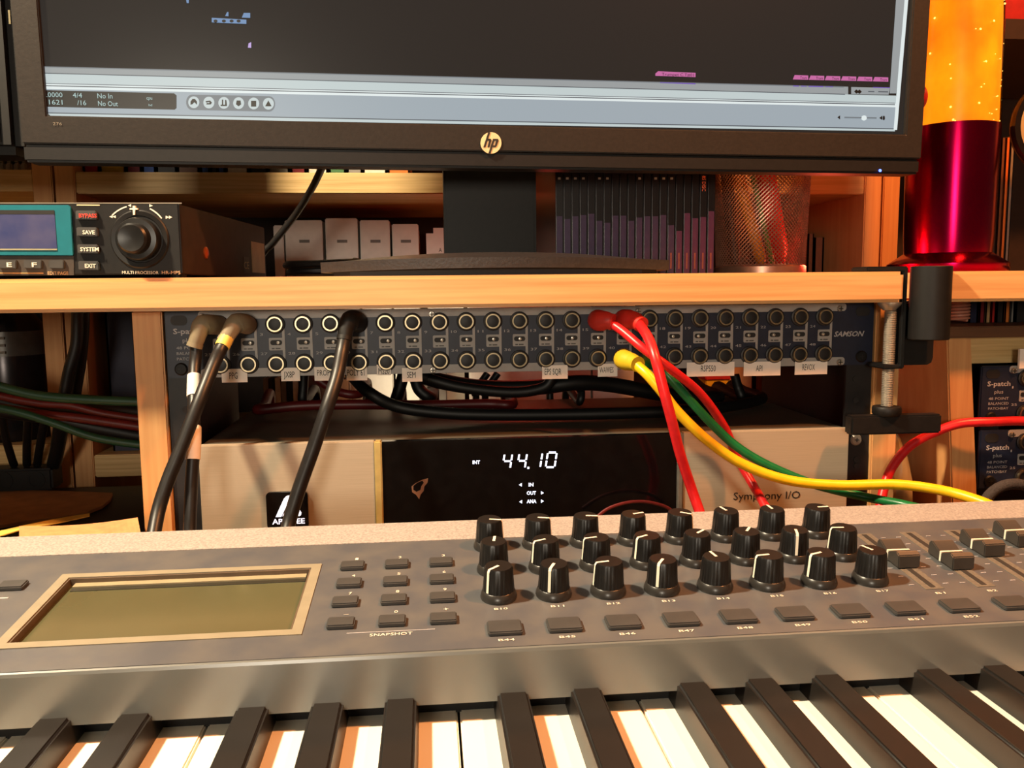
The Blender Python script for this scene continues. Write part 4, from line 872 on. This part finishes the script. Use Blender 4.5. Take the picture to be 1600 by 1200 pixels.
for x0, x1, yt, lab in ((427, 444, 352, 'narrow white slipcase beside a row of white boxes'), (445, 505, 344, 'widest white slipcase in the bookcase behind the effects unit'), (508, 560, 341, 'tallest white slipcase in the bookcase behind the monitor'), (562, 610, 344, 'white slipcase seen above and below the shelf board'), (612, 655, 350, 'shaded white slipcase at the end of the row by the monitor neck')):
    a, b, zt = PY(x0, 380, .38).x, PY(x1, 380, .38).x, PY((x0+x1)/2, yt, .38).z
    t = thing('slipcase', lab, 'box', ((a+b)/2, .38, LO1), 'white slipcases in the bookcase')
    obj('case', MB().box((a+.0006, .38, LO1), (b-.0006, .52, zt)), boxw, t, bevel=.001)
    z_ = PY((x0+x1)/2, 377, .38).z
    if x0 > 440: obj('print_mark', MB().box(((a+b)/2-.005, .3796, z_-.0016), ((a+b)/2+.006, .38, z_+.0016)), M('faint_print', (120, 116, 110), .6), t)
a, b = PY(666, 380, .3770).x, PY(694, 380, .3770).x; zt = PY(680, 356, .3770).z
t = thing('booklet', 'pale stepped booklet marked A beside the monitor neck', 'booklet', (a, .377, LO1))
obj('cover', MB().box((a+.008, .377, LO1), (b+.02, .379, zt)).box((a, .3772, LO1), (a+.008, .379, zt-.006)), boxw, t)
qa = PY(685.5, 394, .377); text3('A', qa, PY(690.5, 394, .377), Z, .0045, ink, t, n=Vector((0, -1, 0)))
for x0, x1, yt, c, nm, lab in ((420, 548, 575, 'brown', 'cardboard_box', 'brown cardboard box behind the left half of the patchbay'), (655, 700, 500, 'grey', 'storage_box', 'grey storage box behind the middle of the rack'), (735, 855, 470, 'white', 'storage_box', 'white storage box lit red behind the patchbay'), (857, 925, 470, 'white', 'storage_box', 'white storage box beside the red lit one'),
                          (927, 992, 470, 'white', 'storage_box', 'white storage box behind the yellow plug'), (1140, 1176, 500, 'tan', 'storage_box', 'tan storage box beside the yellow and red box')):
    a, b, zt = PY(x0, 610, .345).x, PY(x1, 610, .345).x, PY((x0+x1)/2, yt, .345).z
    t = thing(nm, lab, 'box', ((a+b)/2, .345, LO1)); 
    obj('body', MB().box((a, .345, LO1), (b-.001, .375, zt-.012)), CM[c] if c != 'white' else boxw, t, bevel=.001); obj('lid', MB().box((a-.0005, .344, zt-.0118), (b-.0005, .3755, zt)), CM[c] if c != 'white' else boxw, t, bevel=.001)
a, b = PY(1103, 600, .34).x, PY(1140, 600, .34).x
t = thing('product_box', 'small yellow box with a red lid behind the patchbay', 'box', ((a+b)/2, .34, LO1)); zc, zt = PY(1120, 594, .34).z, PY(1120, 586, .34).z
obj('body', MB().box((a, .34, LO1), (b, .37, zc)), CM['yellow'], t, bevel=.001); obj('lid', MB().box((a-.001, .339, zc), (b+.001, .371, zt)), CM['red'], t, bevel=.001)
a, b = PY(414, 600, .335).x, PY(478, 600, .335).x; zt = PY(445, 589, .335).z
for k in range(7):
    xa = a+(b-a)*k/7; solo('disc_case', MB().box((xa, .325, LO1), (xa+(b-a)/7-.0006, .3435, zt)), [CM['grey'], CM['black'], CM['white']][k % 3], ['grey', 'black', 'white'][k % 3]+' disc case, %s from the rack lining in the small row behind the patchbay' % ('first', 'second', 'third', 'fourth', 'fifth', 'sixth', 'seventh')[k], 'disc case', 'small disc cases behind the patchbay', bevel=.0004)
for x0, x1, yt, lab in ((1262, 1271, 365, 'tall thin brown book in the bookcase beside the mesh cup'), (1272, 1287, 371, 'short brown book in the bookcase beside the mesh cup')):
    book('book', lab, PY(x0, 400, .33).x, PY(x1, 400, .33).x, .33, .12, LO1, PY(x0, yt, .33).z, CM['brown'])
book('binder', 'dark navy binder beside the bookcase upright, left of the rack', PY(168, 560, .30).x, PY(212, 560, .30).x, .30, .2, LO1, .345, CM['navy'], 'binder')
# left bookcase: dark can, white tag box, pale basket
cz = LOB+.0122
p = PY(26, 690, .33); p.z = cz
t = thing('spray_can', 'dark glossy can with pale label in the bookcase beyond the rack', 'can', p)
r_ = .034; hh = .115
obj('body', MB().lathe([(0, 0), (r_-.001, 0), (r_, .002), (r_, hh), (r_*.8, hh+.012), (r_*.4, hh+.016), (0, hh+.016)], p, seg=40, cap=False), M('can_dark', (46, 42, 44), .25, .7), t, smooth=True)
lb = obj('label_band', MB().lathe([(r_+.0003, .085), (r_+.0003, .109)], p, seg=40, cap=False), M('can_label', (84, 80, 76), .3, .4), t, smooth=True)  # glossy highlight of the can, painted as a paler band behind the print
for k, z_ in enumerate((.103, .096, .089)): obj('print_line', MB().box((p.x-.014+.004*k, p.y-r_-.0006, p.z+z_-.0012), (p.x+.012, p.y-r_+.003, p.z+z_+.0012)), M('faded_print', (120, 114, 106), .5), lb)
obj('nozzle', MB().lathe([(.008, hh+.016), (.008, hh+.026), (.005, hh+.03), (0, hh+.03)], p, seg=20, cap=False), blackp, t, smooth=True)
a = PY(62, 540, .40); b = PY(92, 540, .40)
t = thing('storage_box', 'black box with a small white tag behind the dark can', 'box', (a.x, .40, cz))
obj('body', MB().box((a.x-.02, .40, cz), (-.4400, .52, .35)), CM['black'], t, bevel=.001); q = PY(75, 533, .40)
obj('tag', MB().box((q.x-.006, .3992, q.z-.0055), (q.x+.006, .40, q.z+.0055)), boxw, t)
p0, p1 = PY(-40, 262, .31), PY(42, 262, .31)
t = thing('basket', 'pale grey basket on the bookcase shelf below the second monitor', 'basket', (p0.x, .31, SH1+.002))
for k in range(7):
    for j in range(3):
        w_ = (p1.x-p0.x)/7; obj('block', MB().box((p0.x+w_*k+.0004, .31+.0008*((k+j) % 2), SH1+.002+.011*j), (p0.x+w_*(k+1)-.0004, .36, SH1+.0124+.011*j)), M('basket_grey', (170, 164, 150), .7) if (k, j) == (0, 0) else MATS['basket_grey'], t, bevel=.0015)
# cables left of the rack
def cab(name, lab, m, r, pts, group=None, **k): return tag(obj(name, MB().tube(spline(Pp(pts), 8), r, 10), m, None, smooth=True), lab, 'cable', group)
cab('cable', 'black cable hanging down beside the bookcase upright', cblack2, .0052, [(121, 470, .214), (121, 500, .214), (119, 540, .214), (108, 580, .214), (100, 620, .214)])
cab('cable', 'second black cable hanging beside the bookcase upright', cblack2, .0048, [(131, 470, .232), (131, 510, .232), (127, 560, .232), (119, 610, .232), (116, 640, .232)])
bund = [(cgrnd, .0034, .060, [(-60, 585), (0, 604), (60, 618), (130, 624), (222, 628)], 'dark green cable on top of the bundle left of the rack'), (cblack2, .0060, .140, [(-60, 590), (0, 612), (60, 628), (130, 638), (225, 646)], 'thick black cable high in the bundle left of the rack'),
        (cdred, .0030, .108, [(-80, 596), (0, 619), (60, 630), (110, 634), (160, 646), (225, 656)], 'dark red cable in the bundle left of the rack'), (cblack2, .0065, .163, [(-60, 604), (0, 626), (70, 640), (140, 652), (225, 664)], 'thick black cable in the middle of the bundle left of the rack'),
        (cdred, .0034, .090, [(-80, 618), (0, 637), (70, 648), (120, 653), (170, 660), (225, 668)], 'lower dark red cable in the bundle left of the rack'), (cblack2, .0065, .186, [(-60, 618), (0, 640), (80, 652), (150, 668), (228, 682)], 'thick black cable low in the bundle left of the rack'),
        (cgrnd, .0030, .070, [(-60, 628), (20, 642), (80, 660), (150, 684), (228, 696)], 'dark green cable under the bundle left of the rack')]
bund = [(m, r_, [(x, y, Y) for x, y in pts], lab) for m, r_, Y, pts, lab in bund]
for m, r_, pts, lab in bund: cab('cable', lab, m, r_, pts)
for pts, lab in (([(2, 640, .21), (8, 680, .225), (18, 715, .24), (22, 726, .25)], 'thin black cable dropping in front of the dark can'), ([(44, 650, .21), (42, 700, .235), (42, 726, .25)], 'black cable dropping straight below the bundle'), ([(70, 655, .21), (62, 700, .235), (58, 726, .25)], 'black cable slanting down below the bundle'), ([(96, 662, .215), (90, 700, .235), (84, 726, .25)], 'thick black cable dropping below the bundle')):
    cab('cable', lab, cblack2, .0036 if 'thick' not in lab else .0062, pts)
# papers and magazines behind the keyboard, left of the rack
stz = PY(60, 766, .24).z
t = thing('magazine_stack', 'stack of dark magazines under the brown cardboard sheet', 'magazines', (-.42, .12, DESK))
for k, c in enumerate(('black', 'crimson', 'brown', 'navy', 'black')):
    h_ = (stz-.003-DESK)/5; obj('magazine', MB().box((-.62, .055+.004*(k % 2), DESK+h_*k), (-.268-.006*((k*2) % 3), .262, DESK+h_*(k+1)-.0004)), CM[c], t, bevel=.0006)
xa, xb, zs = PY(-60, 740, .25).x, PY(90, 740, .25).x, PY(40, 729, .25).z
ps = thing('power_strip', 'black power strip lying on the magazines under the dropping cables', 'power strip', ((xa+xb)/2, .25, stz))
obj('body', MB().box((xa, .238, stz+.0002), (xb, .262, zs)), blackp, ps, bevel=.002)
for k in range(3): obj('socket', MB().lathe([(.008, 0), (.008, .0006), (.006, .0006), (.006, .0002), (0, .0002)], (xa+(xb-xa)*(k+.5)/3, .238, (stz+zs)/2), (0, -1, 0), 20, cap=False), blackm, ps, smooth=True)
outl = [PZ(x, y, stz) for x, y in ((-150, 762), (0, 765), (100, 767), (176, 770), (172, 780), (160, 790), (135, 800), (90, 808), (40, 814), (0, 821), (-150, 842))]
solo('cardboard_sheet', MB().prism(outl, (0, 0, -.0025)), M('kraft', (158, 114, 72), .7, var=.15, scale=60), 'brown cardboard sheet with a rounded corner lying on the magazines', 'cardboard')
def ribbon(top, bot, m, name, lab, cat, th=.0006):
    T, B = spline(top, 6), spline(bot, 6); n = len(T)
    mb = MB(); mb.add(T+B, [(i, i+1, n+i+1, n+i) for i in range(n-1)])
    o = tag(obj(name, mb, m), lab, cat); md = o.modifiers.new('thickness', 'SOLIDIFY'); md.thickness = th; return o
ribbon(Pp([(30, 822, -.01), (70, 822, -.006), (120, 820, -.002), (170, 815, .0), (215, 808.5, .0)]), Pp([(30, 850, -.05), (70, 850, -.05), (120, 848, -.05), (170, 846, -.05), (222, 844, -.05)]), M('orange_lit_paper', (226, 150, 100), .6), 'paper_sheet', 'orange lit sheet of paper curling up behind the keyboard', 'paper')  # the orange light on this sheet is put into its base colour
ribbon(Pp([(-60, 838, .02), (0, 829, .03), (40, 820, .04), (90, 810, .05), (140, 802, .06)]), Pp([(-60, 850, .0), (0, 837, .01), (40, 826, .025), (90, 817, .04), (140, 806, .055)]), M('yellow_paper', (222, 190, 90), .6), 'paper_sheet', 'yellow edged sheet curling out under the brown cardboard', 'paper')
for y0, c, lab, dx in ((.030, 'crimson', 'crimson magazine sticking out beside the brown cardboard', 0), (.010, 'navy', 'navy magazine lying behind the orange lit paper', .012)):
    x1 = -.266-dx; solo('magazine', MB().prism([(x1-.12, y0+.01, DESK+.050-dx*.6), (x1, y0+.02, DESK+.046-dx*.6), (x1, y0+.04, DESK+.048-dx*.6), (x1-.10, y0+.04, DESK+.052-dx*.6)], (0, 0, .002)), CM[c], lab, 'magazine')

# monitor lead, coiled lead on the board
solo('power_lead', MB().tube(spline(Pp([(524, 215, .10), (503, 262, .15), (487, 295, .18), (462, 335, .208), (428, 378, .222), (402, 412, .228)])+[Vector((-.272, .245, .21)), Vector((-.285, .271, .13)), Vector((-.285, .2755, .02))], 8), .0031, 12), cblack, 'black lead hanging from the back of the monitor', 'cable', smooth=True)
cc = PY(462, 428, .165); P = []
for k in range(140):
    a = 2*math.pi*k/34; P.append(Vector((cc.x+.022+(.026+.0012*(k//34))*math.cos(a), .163+.022*math.sin(a), BT+.0035+.0042*(k/34)*.72+.002*math.sin(a*.5))))
solo('coiled_lead', MB().tube(P, .0026, 8), cblack2, 'coiled black lead lying behind the monitor stand', 'cable', smooth=True)

# ------------------------------------------------------------------ right hand side
# second rack, leaning a little, with two more patchbays
ul, ur, dl_, dr_ = PY(1480, 528, 0), PY(1518, 528, 0), PY(1487, 770, 0), PY(1527, 770, 0)
def ext(a, b, z): t = (z-a.z)/(b.z-a.z); return a+(b-a)*t
rk2 = thing('equipment_rack', 'leaning wooden rack beyond the clamp holding two more patchbays', 'rack', (ul.x+.25, 0, DESK))
tl_, tr_, bl_, br_ = ext(ul, dl_, ul.z), ext(ur, dr_, ul.z), ext(ul, dl_, DESK), ext(ur, dr_, DESK)
obj('side_panel', MB().prism([bl_, br_, tr_, tl_], (0, .19, 0)), pine_v, rk2, bevel=.001)
obj('side_panel', MB().prism([v+Vector((.515, 0, 0)) for v in (bl_, br_, tr_, tl_)], (0, .19, 0)), pine_v, rk2, bevel=.001)
zt0, zt1 = ul.z, PY(1540, 510, -.004).z
obj('top_panel', MB().box((ul.x-.004, -.004, zt0), (ul.x+.56, .19, zt1)), wood_dk, rk2, bevel=.001)  # dark wood puts the shade on this board into its colour
zb1 = PY(1560, 571, .0).z
obj('blank_panel', MB().box((ur.x+.001, .012, zb1+.0006), (ul.x+.515, .016, zt0)), pine_shelf, rk2)
obj('rail', MB().box((dr_.x+.003, .0045, DESK), (dr_.x+.017, .0075, zb1-.001)), rackblk, rk2)
obj('back_panel', MB().box((ur.x+.012, .18, DESK), (ul.x+.505, .188, zt0)), wood_dk, rk2)
for k, (ex, zt_, lab, rr) in enumerate(((PY(1533, 600, 0).x, zb1-.0004, 'upper patchbay in the leaning rack beyond the clamp', .0), (PY(1531, 700, 0).x, PY(1560, 672, 0).z, 'lower patchbay in the leaning rack beyond the clamp', .0))):
    c = copy_tree(pb, None, skip=('name_tape',)); c['label'] = lab
    c.location = (ex, 0, zt_-(PZ1-PZ0)); c.rotation_euler = (0, 0, 0)
    c['group'] = 'patchbays in the leaning rack'
qa, qb = PY(1592, 545, -.002), PY(1625, 575, -.002)
solo('name_tape', MB().box((qa.x, -.0035, qb.z), (qb.x, -.0015, qa.z)), paper, 'blank white paper tag above the upper patchbay in the leaning rack', 'label')
# row of books and a coil on the leaning rack
rowr = [(1513, 1529, 'navy', 'navy book next to the coiled cord on the leaning rack'), (1530, 1539, 'crimson', 'thin crimson book beside the navy book on the leaning rack'), (1540, 1548, 'tan', 'thin tan book beside the crimson book on the leaning rack'), (1549, 1555, 'red', 'thin red book beside the tan book on the leaning rack'), (1556, 1569, 'black', 'black book between red and orange books on the leaning rack'), (1570, 1578, 'orange', 'thin orange book on the leaning rack'), (1579, 1584, 'grey', 'thin grey book on the leaning rack'), (1585, 1606, 'black', 'thick black book beside the thin grey book on the leaning rack'), (1607, 1640, 'brown', 'brown book at the end of the row on the leaning rack')]
for x0, x1, c, lab in rowr:
    a, b = PY(x0, 500, .05).x, PY(x1, 500, .05).x; book('book', lab, a, b-.0003, .05, .13, zt1, .2562, CM[c], group='books on the leaning rack')
ca = PY(1498, 500, .045); P = []
for k in range(120):
    a = 2*math.pi*k/20; P.append(Vector((ca.x+.0068*math.cos(a), .045+.0068*math.sin(a), zt1+.0022+.0145*k/119)))
solo('spring_lead', MB().tube(P, .0011, 6), M('cord_pink', (196, 128, 104), .5), 'pinkish coiled cord standing on the leaning rack beside the clamp', 'cord', smooth=True)
# pale bag between the racks
mb = MB(); bc = Vector((.2795, .05, 0)); n1, n2 = 16, 10; V = []; Fs = []
for j in range(n2+1):
    t = math.pi*j/n2
    for i in range(n1):
        a = 2*math.pi*i/n1; w_ = 1+.10*math.sin(3*a+2*t)+.06*math.sin(5*a-t)
        V.append((bc.x+.0135*math.sin(t)*math.cos(a)*w_, .05+.034*math.sin(t)*math.sin(a)*w_, DESK+.062-.062*math.cos(t)))
for j in range(n2):
    for i in range(n1): Fs.append((j*n1+i, j*n1+(i+1) % n1, (j+1)*n1+(i+1) % n1, (j+1)*n1+i))
o = solo('bag', MB().add(V, Fs), M('bag_pale', (168, 152, 116), .5, var=.2, scale=40), 'pale crumpled bag standing between the two racks', 'bag', smooth=True)
# black hoop of a headset in front of the lower patchbay
P = [PY(1585+52*math.cos(math.radians(a)), 808-52*math.sin(math.radians(a)), -.055) for a in range(-30, 211, 10)]
solo('foam_hoop', MB().tube(P, .0036, 12), M('foam_black', (52, 46, 44), .9, var=.3, scale=900, bump=.4), 'black foam covered hoop behind the keyboard in front of the lower patchbay', 'hoop', smooth=True)
# sketchbooks and round disc on the second board
for x0, x1, yt, c, lab in ((1546, 1552, 195, 'tan', 'thin tan sketchbook beside the glowing lamp'), (1553, 1559, 205, 'black', 'thin black sketchbook beside the glowing lamp'), (1560, 1566, 215, 'brown', 'thin brown sketchbook beside the glowing lamp'), (1567, 1573, 215, 'orange', 'thin orange spined sketchbook beside the glowing lamp'), (1574, 1580, 212, 'grey', 'thin grey sketchbook beside the glowing lamp')):
    a, b = PY(x0, 330, .172).x, PY(x1, 330, .172).x; book('sketchbook', lab, a, b-.0002, .172, .026, .277, PY(x0, yt, .172).z, CM[c], 'sketchbook')
dc = PY(1660, 198, .10)
t = thing('disc_stand', 'round dark rimmed disc with pale iridescent face on a stand at the board end', 'disc', (dc.x, .10, .277))
obj('rim', MB().lathe([(.0355, 0), (.040, 0), (.0412, .002), (.0412, .007), (.040, .009), (.0355, .009), (.0355, 0)], dc+Vector((0, .004, 0)), (-.15, -1, .05), 64, cap=False), M('rim_dark', (60, 52, 48), .2, .8), t, smooth=True)
obj('face', MB().lathe([(0, .004), (.0357, .003), (.0357, .001), (0, .001)], dc+Vector((0, .004, 0)), (-.15, -1, .05), 64, cap=False), M('disc_face', (216, 186, 140), .25, .3, rgb2=(170, 180, 120), scale=12), t, smooth=True)
obj('post', MB().cyl((dc.x, .104, .280), (dc.x, .104, dc.z-.0405), .004), blackm, t); obj('foot', MB().lathe([(.026, 0), (.026, .002), (.006, .004), (0, .004)], (dc.x, .104, .277), seg=32), blackm, t, smooth=True)
a = PY(1561, 24, .31)
solo('shelf_ledge', MB().box((.42, .285, .52), (1.18, .55, .54)), backm, 'dark brown ledge under the red box beyond the glowing lamp', 'ledge')
solo('storage_box', MB().box((a.x, .31, .54), (a.x+.16, .50, .62)), CM['red'], 'red box on the bookcase shelf above the sketchbooks', 'box', bevel=.002)
